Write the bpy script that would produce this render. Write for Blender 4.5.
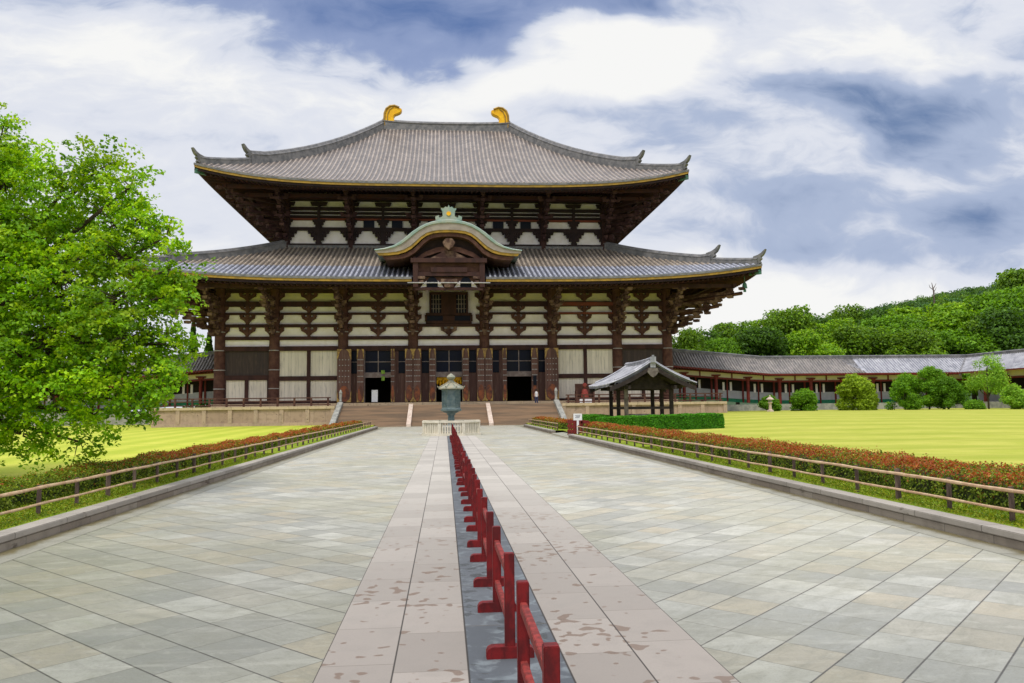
import bpy, math, random
import numpy as np
from math import radians as R, pi, sin, cos, tan, atan, sqrt
from mathutils import Matrix, Vector

for o in list(bpy.data.objects): bpy.data.objects.remove(o)
SC = bpy.context.scene
COL = SC.collection
random.seed(7); RNG = np.random.default_rng(7)
AX = 0.6            # x of the hall's axis; the camera stands at x = 0

# ------------------------------------------------------------------ camera
yaw, pitch, roll = R(4.924), R(4.666), R(0.7)
cam = bpy.data.cameras.new('camera'); cam.sensor_width = 36.0; cam.lens = 36.0*790/1024
cam.clip_start = 0.1; cam.clip_end = 8000
co = bpy.data.objects.new('camera', cam); COL.objects.link(co)
fw = Vector((sin(yaw)*cos(pitch), cos(yaw)*cos(pitch), sin(pitch)))
rt = Vector((cos(yaw), -sin(yaw), 0)); up = rt.cross(fw)
m3 = Matrix((rt, up, -fw)).transposed()
co.matrix_world = Matrix.Translation((0, 0, 2.1)) @ (m3 @ Matrix.Rotation(-roll, 3, 'Z')).to_4x4()
SC.camera = co
SC.render.resolution_x = 1024; SC.render.resolution_y = 683

# ------------------------------------------------------------------ node helpers
class NT:
    """small expression builder for shader nodes"""
    def __init__(s, nt): s.t = nt; s.n = nt.nodes; s.l = nt.links
    def put(s, sock, v):
        if hasattr(v, 'is_output'): s.l.new(v, sock)
        elif v is not None:
            if isinstance(v, (tuple, list)):
                v = tuple(v)
                if len(v) == 3 and len(sock.default_value) == 4: v = v+(1,)
            sock.default_value = v
    def math(s, op, a, b=None, c=None, clamp=False):
        n = s.n.new('ShaderNodeMath'); n.operation = op; n.use_clamp = clamp
        s.put(n.inputs[0], a)
        if b is not None: s.put(n.inputs[1], b)
        if c is not None: s.put(n.inputs[2], c)
        return n.outputs[0]
    def add(s, a, b): return s.math('ADD', a, b)
    def sub(s, a, b): return s.math('SUBTRACT', a, b)
    def mul(s, a, b): return s.math('MULTIPLY', a, b)
    def vec(s, x=0, y=0, z=0):
        n = s.n.new('ShaderNodeCombineXYZ'); s.put(n.inputs[0], x); s.put(n.inputs[1], y); s.put(n.inputs[2], z); return n.outputs[0]
    def sep(s, v):
        n = s.n.new('ShaderNodeSeparateXYZ'); s.l.new(v, n.inputs[0]); return n.outputs
    def vm(s, op, a, b=None):
        n = s.n.new('ShaderNodeVectorMath'); n.operation = op; s.put(n.inputs[0], a)
        if b is not None:
            s.put(n.inputs['Scale'] if op == 'SCALE' else n.inputs[1], b)
        return n.outputs['Value'] if op in ('DOT_PRODUCT', 'LENGTH', 'DISTANCE') else n.outputs['Vector']
    def pos(s): return s.n.new('ShaderNodeNewGeometry').outputs['Position']
    def obj(s): return s.n.new('ShaderNodeTexCoord').outputs['Object']
    def noise(s, v, scale, detail=3, rough=.55, dist=0.0):
        n = s.n.new('ShaderNodeTexNoise'); s.l.new(v, n.inputs['Vector'])
        n.inputs['Scale'].default_value = scale; n.inputs['Detail'].default_value = detail
        n.inputs['Roughness'].default_value = rough; n.inputs['Distortion'].default_value = dist
        return n.outputs['Fac']
    def white(s, v):
        n = s.n.new('ShaderNodeTexWhiteNoise'); n.noise_dimensions = '3D'; s.l.new(v, n.inputs['Vector']); return n.outputs['Value']
    def ramp(s, f, a, b, lo=0.0, hi=1.0, smooth=True):
        n = s.n.new('ShaderNodeMapRange'); n.interpolation_type = 'SMOOTHSTEP' if smooth else 'LINEAR'
        s.put(n.inputs[0], f); s.put(n.inputs[1], a); s.put(n.inputs[2], b); s.put(n.inputs[3], lo); s.put(n.inputs[4], hi)
        return n.outputs[0]
    def mix(s, f, a, b, mode='MIX'):
        n = s.n.new('ShaderNodeMix'); n.data_type = 'RGBA'; n.blend_type = mode
        s.put(n.inputs[0], f); s.put(n.inputs[6], a); s.put(n.inputs[7], b); return n.outputs[2]
    def bump(s, h, st=.3, d=.02):
        n = s.n.new('ShaderNodeBump'); s.put(n.inputs['Height'], h); n.inputs['Strength'].default_value = st; n.inputs['Distance'].default_value = d
        return n.outputs[0]

def new_mat(name):
    m = bpy.data.materials.new(name); m.use_nodes = True
    t = NT(m.node_tree); return m, t, m.node_tree.nodes['Principled BSDF']

# ------------------------------------------------------------------ world: sky with broken clouds
SUN_EL, SUN_AZ = R(62), R(205)      # azimuth clockwise from +Y: behind the camera, slightly left
w = bpy.data.worlds.new('World'); SC.world = w; w.use_nodes = True
t = NT(w.node_tree); bg = w.node_tree.nodes['Background']
sky = t.n.new('ShaderNodeTexSky'); sky.sky_type = 'NISHITA'; sky.sun_disc = False
sky.sun_elevation = SUN_EL; sky.sun_rotation = SUN_AZ; sky.dust_density = 1.5; sky.ozone_density = 2.5
d = t.vm('NORMALIZE', t.n.new('ShaderNodeTexCoord').outputs['Generated'])
dx, dy, dz = t.sep(d)
den = t.math('MAXIMUM', dy, 0.25)
su, sw = t.math('DIVIDE', dx, den), t.math('DIVIDE', dz, den)        # azimuth / elevation of a sky direction
pa = t.vec(su, t.mul(sw, 1.9), 0)
w1 = t.sub(t.noise(pa, 2.3, 4, .55), .5); w2 = t.sub(t.noise(t.vec(t.add(su, 5.1), t.mul(sw, 1.9), 4.0), 2.6, 4, .55), .5)
wu, ww = t.add(su, t.mul(w1, .55)), t.add(sw, t.mul(w2, .26))
pb = t.vec(t.add(su, t.mul(w2, .3)), t.add(t.mul(sw, 2.3), t.mul(w1, .4)), 2.0)
f1 = t.noise(pb, 3.2, 8, .60, .2); f2 = t.noise(pb, 11.0, 6, .62, .3)
def sky_uv(u, v):
    a, b = u-512, v-341.5; c, q = cos(roll), sin(roll); a, b = a*c-b*q, a*q+b*c
    r_ = fw + rt*(a/790) - up*(b/790); return r_.x/r_.y, r_.z/r_.y
def bank(cu, cv, ru, rv, amt):       # a cloud bank or clearing: soft ellipse on the sky, edges torn by noise
    a, b = sky_uv(cu, cv)
    e = t.add(t.math('POWER', t.math('ABSOLUTE', t.mul(t.sub(wu, a), 790/ru)), 2.0), t.math('POWER', t.math('ABSOLUTE', t.mul(t.sub(ww, b), 790/rv)), 2.0))
    return t.mul(t.math('EXPONENT', t.mul(e, -.8)), amt)
tot = None; BANKS = [(900, 105, 150, 46, .44), (770, 78, 70, 30, .30), (330, 5, 210, 36, .42), (450, 38, 70, 32, .26), (600, -4, 80, 22, .46), (630, 128, 90, 24, .22), (985, 205, 90, 30, .36), (700, 190, 70, 20, .14), (810, 250, 110, 20, .20),
    (30, 60, 90, 40, .10), (1010, 20, 60, 25, .12), (650, 55, 110, 42, -.34), (490, 85, 130, 34, -.20), (765, 122, 55, 26, -.26), (935, 40, 80, 18, -.20), (740, 318, 260, 34, -.26), (120, 60, 120, 45, -.14), (250, 130, 120, 50, -.06), (900, 160, 60, 14, -.16)]
for bk in BANKS:
    b = bank(*bk); tot = b if tot is None else t.add(tot, b)
s = t.add(t.add(.33, tot), t.add(t.mul(t.sub(f1, .5), .95), t.mul(t.sub(f2, .5), .34)))
K = 1/.1293
def kc(r, g, b): return (r*K, g*K, b*K)
cl = t.mix(t.ramp(s, .12, .36), kc(.93, .93, .92), kc(.74, .77, .85))
cl = t.mix(t.ramp(s, .34, .58), cl, kc(.42, .495, .665))
cl = t.mix(t.ramp(s, .56, 1.0), cl, kc(.12, .20, .38))
bluem = t.mul(t.ramp(s, .42, .60), t.ramp(t.add(sw, t.mul(t.math('ABSOLUTE', t.sub(su, -.05)), -.6)), .22, .42))   # true blue sky showing overhead
skyc = t.mix(1.0, sky.outputs[0], (.50, .62, 1.0), 'MULTIPLY')
cl = t.mix(t.mul(bluem, .40), cl, skyc)
hi = t.ramp(dz, .48, .85, 1.0, 2.5)
n = t.n.new('ShaderNodeVectorMath'); n.operation = 'SCALE'; t.l.new(cl, n.inputs[0]); t.l.new(hi, n.inputs['Scale'])
t.l.new(n.outputs[0], bg.inputs['Color']); bg.inputs['Strength'].default_value = 0.105

# ------------------------------------------------------------------ sun behind thin cloud, exposure
sd = bpy.data.lights.new('sun', 'SUN'); sd.energy = 1.5; sd.angle = R(10); sd.color = (1.0, .95, .86)
so = bpy.data.objects.new('sun', sd); COL.objects.link(so)
sv = Vector((sin(SUN_AZ)*cos(SUN_EL), cos(SUN_AZ)*cos(SUN_EL), sin(SUN_EL)))
so.rotation_euler = sv.to_track_quat('Z', 'Y').to_euler()
vs = SC.view_settings; vs.view_transform = 'Standard'; vs.look = 'None'; vs.gamma = 1; vs.use_curve_mapping = False
vs.exposure = 0.30
SC.view_settings.exposure = vs.exposure

# ------------------------------------------------------------------ materials
M = {}
def simple(name, col, col2=None, scale=3.0, rough=.7, bump=.0, metal=0.0, spec=.3, sx=1, sy=1, sz=1, lo=.35, hi=.65, detail=4):
    m, t, b = new_mat(name)
    v = t.vm('MULTIPLY', t.pos(), (sx, sy, sz))
    n = t.noise(v, scale, detail, .6)
    c = t.mix(t.ramp(n, lo, hi), col, col2 if col2 else tuple(x*.75 for x in col))
    t.put(b.inputs['Base Color'], c); b.inputs['Roughness'].default_value = rough; b.inputs['Metallic'].default_value = metal
    b.inputs['Specular IOR Level'].default_value = spec
    if bump: t.put(b.inputs['Normal'], t.bump(n, bump, .03))
    M[name] = m; return m
simple('timber_dark', (.030, .011, .010), (.055, .021, .016), 1.3, .75, .2, sz=.3)
simple('timber_brown', (.062, .024, .018), (.105, .048, .033), 1.6, .8, .3)
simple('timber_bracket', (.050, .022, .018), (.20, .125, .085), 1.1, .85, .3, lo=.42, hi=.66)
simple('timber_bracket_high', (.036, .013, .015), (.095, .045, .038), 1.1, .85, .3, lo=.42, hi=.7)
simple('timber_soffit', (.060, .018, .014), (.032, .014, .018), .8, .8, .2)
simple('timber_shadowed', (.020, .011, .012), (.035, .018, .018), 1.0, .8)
simple('timber_red', (.21, .05, .03), (.16, .05, .032), .8, .8)
simple('plaster', (.91, .84, .86), (.80, .72, .70), 1.2, .9, lo=.3, hi=.8)
simple('plaster_cream_shade', (.74, .66, .40), (.68, .62, .42), .9, .9)  # yellowish eave shade put into the plaster colour; also serves as cloister cream
simple('gilt_edge', (.44, .26, .04), (.27, .165, .035), 1.5, .5, 0, 0.1)
simple('gold', (.95, .55, .015), (.80, .40, .015), 1.5, .35, 0, .25)
simple('brass', (.46, .30, .08), (.20, .12, .05), 3, .5, 0, .2)
simple('copper_patina', (.22, .31, .27), (.33, .36, .30), .8, .6, 0, .1, lo=.35, hi=.65)
simple('copper_green', (.05, .17, .12), (.08, .14, .10), 1.5, .6)
simple('copper_fascia', (.26, .215, .19), (.34, .29, .25), 1.2, .6)
simple('ridge_tile', (.11, .11, .115), (.20, .19, .19), 1.5, .55, .2)
simple('iron', (.25, .24, .24), (.4, .38, .36), 5, .5)
simple('glass_dark', (.004, .006, .020), (.008, .010, .018), .5, .35, spec=.12)
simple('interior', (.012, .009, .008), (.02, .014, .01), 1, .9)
simple('lattice', (.16, .12, .11), (.24, .20, .19), 2, .7)
simple('worn_orange', (.27, .085, .035), (.09, .04, .03), 1.6, .75)
simple('stone_step', (.32, .215, .135), (.20, .145, .10), 1.0, .9, .2, lo=.35, hi=.65, sx=.18, sy=1.2, sz=3.0)
simple('stone_grey', (.38, .37, .33), (.24, .24, .22), 1.6, .85, .3)
simple('stone_pale', (.66, .55, .46), (.55, .42, .34), 1.6, .85, .2)
simple('stone_white', (.70, .64, .52), (.58, .54, .43), 2.5, .8, .2)
simple('red_paint', (.185, .008, .009), (.085, .006, .007), 11, .7, .1, sz=.5)
simple('red_paint_rail', (.25, .028, .022), (.12, .015, .012), 14, .7, .1)
simple('vermilion', (.19, .024, .017), (.13, .018, .014), 3, .6)
simple('wall_shade_grey', (.50, .50, .54), (.42, .42, .46), 1.5, .8)  # white cloister plaster with its bluish shade put into the colour
simple('green_lattice', (.03, .26, .12), (.02, .18, .08), 4, .7)
simple('bronze', (.10, .15, .16), (.17, .215, .21), 4, .5, .3, .25)
simple('bronze_roof', (.31, .27, .185), (.22, .24, .19), 3, .6, .2, .1)
simple('bamboo', (.56, .40, .24), (.42, .26, .15), 5, .5, .1, sz=.3)
simple('post_wood', (.075, .05, .04), (.15, .105, .08), 8, .85, .3, sz=.2)
simple('bark', (.05, .033, .022), (.10, .075, .05), 5, .9, .5, sz=.3)
simple('pavilion_wood', (.022, .015, .014), (.042, .03, .027), 3, .8, .2)
simple('pavilion_post', (.20, .17, .15), (.10, .08, .07), 3, .8, .2)
simple('white_board', (.80, .80, .80), (.74, .74, .76), 5, .6)
simple('ink', (.05, .06, .10), None, 5, .7)
simple('skin', (.55, .33, .23), (.5, .3, .2), 5, .6)
simple('cloth_white', (.75, .75, .78), None, 5, .8)
simple('cloth_navy', (.03, .04, .10), None, 5, .8)
simple('cloth_red', (.30, .06, .045), (.20, .03, .025), 5, .8)
simple('hair', (.015, .012, .01), None, 5, .6)
simple('hedge_core', (.03, .05, .012), (.05, .045, .015), 6, .95)
simple('tree_core', (.012, .030, .006), (.02, .045, .01), .4, .95)

def plank_mat(name, c1, c2, cd, wid, axis=0):
    """weathered vertical boards"""
    m, t, b = new_mat(name); P = t.pos(); x, y, z = t.sep(P)
    a = t.mul([x, y][axis], 1/wid); i = t.math('FLOOR', a); fr = t.sub(a, i)
    j = t.ramp(t.math('ABSOLUTE', t.sub(fr, .5)), .44, .5)
    rnd = t.white(t.vec(i, 0, 0))
    n = t.noise(t.vec(t.mul(x, 3), t.mul(y, 3), t.mul(z, .35)), 1.6, 5, .65)
    c = t.mix(rnd, c1, c2); c = t.mix(t.ramp(n, .48, .75), c, cd); c = t.mix(t.mul(j, .6), c, tuple(q*.35 for q in c1))
    t.put(b.inputs['Base Color'], c); b.inputs['Roughness'].default_value = .85; M[name] = m
plank_mat('planks_white', (.74, .68, .58), (.62, .57, .48), (.40, .37, .33), .42)
plank_mat('planks_dark', (.050, .034, .030), (.036, .026, .025), (.09, .06, .045), .42)
plank_mat('planks_door', (.085, .040, .032), (.12, .058, .046), (.17, .11, .09), .5)

def tile_mat(name, c1, c2, pitch=.62, c3=None, zsplit=None, rough=.5, rowlen=.45):
    m, t, b = new_mat(name); x, y, z = t.sep(t.pos())
    n = t.noise(t.pos(), .35, 5, .62); nf = t.noise(t.pos(), 3.0, 3, .6)
    cell = t.white(t.vec(t.math('FLOOR', t.mul(x, 1/pitch)), t.math('FLOOR', t.mul(y, 1/rowlen)), 0))
    c = t.mix(t.ramp(n, .35, .65), c1, c2)
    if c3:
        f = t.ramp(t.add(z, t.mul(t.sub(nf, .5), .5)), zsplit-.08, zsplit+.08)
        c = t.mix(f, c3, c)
    c = t.mix(1.0, c, t.mix(cell, (.72, .72, .74), (1.2, 1.18, 1.15)), 'MULTIPLY')
    c = t.mix(t.ramp(nf, .62, .8), c, tuple(q*.55 for q in c1))
    t.put(b.inputs['Base Color'], c); b.inputs['Roughness'].default_value = rough; b.inputs['Specular IOR Level'].default_value = .5
    fr = t.math('FRACT', t.mul(y, 1/rowlen)); t.put(b.inputs['Normal'], t.bump(fr, .25, .03)); M[name] = m
tile_mat('tile_upper', (.072, .058, .052), (.108, .088, .077))
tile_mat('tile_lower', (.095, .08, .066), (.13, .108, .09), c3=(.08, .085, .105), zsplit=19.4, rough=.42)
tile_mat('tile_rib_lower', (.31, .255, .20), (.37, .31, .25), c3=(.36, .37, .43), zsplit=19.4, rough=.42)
tile_mat('tile_rib_upper', (.225, .182, .150), (.295, .245, .208))
tile_mat('tile_cloister', (.17, .155, .145), (.25, .225, .21), .35, rough=.6)
tile_mat('tile_cloister_new', (.29, .29, .325), (.36, .36, .395), .35, rough=.45)
tile_mat('tile_pavilion', (.26, .265, .30), (.40, .40, .44), .3, rough=.45)
tile_mat('tile_pavilion_gap', (.15, .155, .18), (.21, .215, .24), .3, rough=.5)

def leaf_mat(name, gain=1.0, trans=.40):
    m, t, b = new_mat(name)
    a = t.n.new('ShaderNodeAttribute'); a.attribute_name = 'Col'
    b.inputs['Roughness'].default_value = .55; b.inputs['Specular IOR Level'].default_value = .25
    t.put(b.inputs['Base Color'], a.outputs['Color'])
    tr = t.n.new('ShaderNodeBsdfTranslucent')
    t.put(tr.inputs['Color'], t.mix(1.0, a.outputs['Color'], (1.25, 1.2, .6), 'MULTIPLY'))
    mx = t.n.new('ShaderNodeMixShader'); mx.inputs[0].default_value = trans
    t.l.new(b.outputs[0], mx.inputs[1]); t.l.new(tr.outputs[0], mx.inputs[2])
    t.l.new(mx.outputs[0], m.node_tree.nodes['Material Output'].inputs['Surface']); M[name] = m
leaf_mat('leaves')

# pavement: slabs laid at 45 degrees, mirrored about the axis
def paving():
    m, t, b = new_mat('paving'); P = t.pos(); x, y, z = t.sep(P)
    xm = t.math('ABSOLUTE', t.sub(x, AX)); side = t.math('SIGN', t.sub(x, AX))
    c45 = .70711
    v = t.mul(t.sub(y, xm), c45*1/.535)          # across the rows
    u = t.mul(t.add(y, xm), c45)
    row = t.math('FLOOR', v); rv = t.sub(v, row)
    sh = t.white(t.vec(row, side, 5)); lenr = .60
    uu = t.add(t.mul(u, 1/lenr), t.mul(sh, 1.0)); cx = t.math('FLOOR', uu); ru = t.sub(uu, cx)
    jr = t.ramp(t.math('ABSOLUTE', t.sub(rv, .5)), .478, .494)
    jc = t.ramp(t.math('ABSOLUTE', t.sub(ru, .5)), .484, .497)
    rnd = t.white(t.vec(cx, row, side)); rnd2 = t.white(t.vec(cx, row, t.add(side, 9)))
    pv = t.vec(t.mul(u, .9), t.mul(v, 1.6), rnd)
    grain = t.noise(pv, 1.3, 8, .68, .7); fine = t.noise(P, 38, 3, .7)
    big = t.noise(P, .22, 4, .55)
    c = t.mix(rnd, (.235, .228, .20), (.365, .355, .315))
    c = t.mix(t.ramp(rnd2, .55, 1.0), c, (.315, .275, .205))
    c = t.mix(t.ramp(rnd2, .30, .0), c, (.215, .212, .192))
    c = t.mix(t.mul(t.ramp(grain, .40, .70), .55), c, (.175, .17, .14))
    c = t.mix(t.mul(t.ramp(big, .40, .62), .60), c, (.24, .225, .155))
    speck = t.noise(P, 120, 2, .7); blot = t.noise(P, 5.5, 5, .7, .5)
    c = t.mix(t.mul(t.ramp(blot, .50, .72), .45), c, (.17, .165, .13))
    c = t.mix(t.mul(t.ramp(blot, .46, .30), .30), c, (.42, .41, .36))
    c = t.mix(t.mul(t.ramp(fine, .48, .75), .40), c, (.13, .125, .10)); c = t.mix(t.mul(t.ramp(speck, .5, .8), .35), c, (.12, .12, .11))
    c = t.mix(t.mul(jc, .72), c, (.08, .07, .05)); c = t.mix(t.mul(jr, .95), c, (.035, .028, .02))
    streak = t.noise(t.vec(t.mul(x, .55), t.mul(y, 2.6), 3.0), 1.5, 6, .65, .6)
    c = t.mix(t.mul(t.ramp(streak, .44, .66), .22), c, (.20, .20, .175)); c = t.mix(t.mul(t.ramp(streak, .50, .32), .18), c, (.52, .50, .45))
    damp_sheen = t.add(t.mul(t.sub(t.noise(P, .28, 4, .6), .5), 16), t.add(y, t.mul(x, .75)))  # near-left damp plus far sky sheen, both put into the slab colour
    dry_or_sheen = t.ramp(damp_sheen, 3.0, 21.0)
    c = t.mix(1.0, c, t.mix(dry_or_sheen, (.80, .81, .77), (1.50, 1.50, 1.47)), 'MULTIPLY')
    # damp moss line close to the kerbs
    ns = t.noise(P, 1.1, 4, .6)
    edge = t.ramp(t.add(xm, t.mul(t.sub(ns, .5), 1.1)), 6.55, 7.35)
    c = t.mix(t.mul(edge, .55), c, (.20, .19, .11))
    t.put(b.inputs['Base Color'], c); t.put(b.inputs['Roughness'], t.ramp(grain, .3, .7, .36, .60, False))
    b.inputs['Specular IOR Level'].default_value = .5
    t.put(b.inputs['Normal'], t.bump(t.sub(t.mul(fine, .3), t.math('MAXIMUM', jr, jc)), .25, .01))
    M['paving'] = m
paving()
def strip_mat(name, c1, c2, length, off, x0, wid, wet, dens, blot):
    """centre slabs with drying wet spots"""
    m, t, b = new_mat(name); P = t.pos(); x, y, z = t.sep(P)
    col = t.math('FLOOR', t.mul(t.sub(x, x0), 1/wid))
    a = t.mul(t.add(y, t.add(off, t.mul(t.white(t.vec(col, 1, 1)), .5))), 1/length); i = t.math('FLOOR', a); fr = t.sub(a, i)
    xx = t.mul(t.sub(x, x0), 1/wid); fx = t.sub(xx, col)
    j = t.ramp(t.math('ABSOLUTE', t.sub(fr, .5)), .492, .4985); jx = t.ramp(t.math('ABSOLUTE', t.sub(fx, .5)), .482, .496)
    rnd = t.white(t.vec(i, col, 2)); n = t.noise(P, 2.4, 6, .62); fine = t.noise(P, 60, 2, .7)
    c = t.mix(rnd, c1, c2); c = t.mix(t.mul(t.ramp(n, .45, .7), .35), c, tuple(q*.8 for q in c1))
    pv = t.vec(t.mul(x, .85), t.mul(y, .95), 0)
    sp = t.noise(pv, 7.5, 1, .35, 0); reg = t.noise(P, .75, 2, .5)
    spot = t.mul(t.ramp(sp, t.sub(.70, t.mul(t.ramp(reg, .45, .60), dens)), t.sub(.73, t.mul(t.ramp(reg, .45, .60), dens))), t.ramp(y, 22, 9))
    c = t.mix(t.mul(spot, .75), c, wet)
    c = t.mix(1.0, c, t.mix(t.ramp(t.add(y, t.mul(t.sub(n, .5), 12)), 5, 24), (.98, .95, .93), (1.5, 1.52, 1.50)), 'MULTIPLY') if not blot else c  # slabs lighten with distance: the far sheen is put into their colour
    if blot: c = t.mix(t.mul(t.ramp(t.noise(P, 4.2, 4, .6, .6), .50, .68), .5), c, blot)
    c = t.mix(t.mul(t.ramp(fine, .5, .8), .2), c, tuple(q*.6 for q in c1))
    c = t.mix(t.mul(j, .6), c, (.10, .08, .06)); c = t.mix(t.mul(jx, .95), c, (.03, .025, .02))
    t.put(b.inputs['Base Color'], c); t.put(b.inputs['Roughness'], t.ramp(spot, 0, 1, .72, .45, False)); b.inputs['Specular IOR Level'].default_value = .28
    M[name] = m
strip_mat('slab_pink', (.232, .210, .186), (.300, .272, .242), 1.08, .3, .98-.615*40, .615, (.15, .10, .07), .155, None)
strip_mat('slab_pink_left', (.232, .210, .186), (.300, .272, .242), 1.08, .75, .18-.60*40, .60, (.15, .10, .07), .11, None)
strip_mat('slab_blue', (.078, .085, .094), (.11, .118, .128), 1.75, .9, .18, .80, (.05, .055, .055), .15, (.22, .25, .26))

def grass_mat(name, c1, c2, stripe=None, dry_or_sheen=None):
    m, t, b = new_mat(name); P = t.pos(); x, y, z = t.sep(P)
    n = t.noise(P, .5, 6, .65); f = t.noise(P, 14, 3, .7)
    c = t.mix(t.ramp(n, .35, .65), c1, c2)
    if stripe:
        wob = t.mul(t.noise(P, .15, 2), .8)
        k1, k2 = (1.0, stripe[1]) if stripe[1] < 5 else (.06, 1.0)
        s = t.math('SINE', t.mul(t.add(t.add(t.mul(y, k1), t.mul(x, k2)), wob), 2*pi/stripe[0]))
        c = t.mix(t.mul(t.ramp(s, -1, 1), .85), c, tuple(q*k for q, k in zip(c1, (.84, .88, .8))))
        s2 = t.noise(t.vec(t.mul(x, .12), y, 0), .9, 3, .6)
        c = t.mix(t.mul(t.ramp(s2, .45, .7), .5), c, stripe[2])
    if dry_or_sheen: c = t.mix(t.mul(t.ramp(t.noise(P, 1.4, 4, .6), .52, .7), .6), c, dry_or_sheen)
    c = t.mix(t.mul(t.ramp(f, .45, .75), .35), c, tuple(q*.6 for q in c1))
    t.put(b.inputs['Base Color'], c); b.inputs['Roughness'].default_value = .9; b.inputs['Specular IOR Level'].default_value = .1
    t.put(b.inputs['Normal'], t.bump(f, .4, .03)); M[name] = m
grass_mat('lawn', (.33, .355, .045), (.415, .41, .075), (6.2, .38, (.47, .425, .09)))
grass_mat('lawn_left', (.37, .42, .04), (.47, .475, .07), (2.6, 20.0, (.50, .47, .08)))
grass_mat('verge', (.14, .21, .012), (.21, .27, .018), None, (.32, .26, .04))
grass_mat('ground', (.20, .22, .05), (.26, .25, .09))

def block_mat(name, c1, c2, length, hgt, z0, axis):
    m, t, b = new_mat(name); P = t.pos(); x, y, z = t.sep(P)
    a = t.mul([x, y][axis], 1/length); k = t.math('FLOOR', t.mul(t.sub(z, z0), 1/hgt))
    a = t.add(a, t.mul(t.white(t.vec(k, 0, 0)), .5)); i = t.math('FLOOR', a); fr = t.sub(a, i)
    j = t.ramp(t.math('ABSOLUTE', t.sub(fr, .5)), .49, .498)
    n = t.noise(P, 1.8, 6, .65); st = t.noise(t.vec(x, t.mul(y, .7), t.mul(z, 2)), 2.6, 4, .6)
    c = t.mix(t.white(t.vec(i, k, 1)), c1, c2); c = t.mix(t.mul(t.ramp(n, .45, .7), .6), c, tuple(q*.6 for q in c1))
    c = t.mix(t.mul(t.ramp(st, .62, .72), .8), c, (.07, .05, .03)); c = t.mix(t.mul(j, .8), c, (.06, .05, .04))
    t.put(b.inputs['Base Color'], c); b.inputs['Roughness'].default_value = .85; t.put(b.inputs['Normal'], t.bump(n, .3, .02)); M[name] = m
block_mat('kerb_cap', (.34, .305, .26), (.26, .23, .195), 1.7, 5, -1, 1)
block_mat('kerb_base', (.21, .17, .13), (.28, .24, .19), 1.15, 5, -1, 1)
block_mat('terrace_stone', (.46, .33, .235), (.38, .28, .21), .9, .8, 0, 0)
block_mat('terrace_panel', (.34, .235, .17), (.42, .30, .225), 1.3, 9, 0, 0)
block_mat('terrace_coping', (.55, .42, .27), (.48, .37, .25), 2.1, 9, 0, 0)

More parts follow.
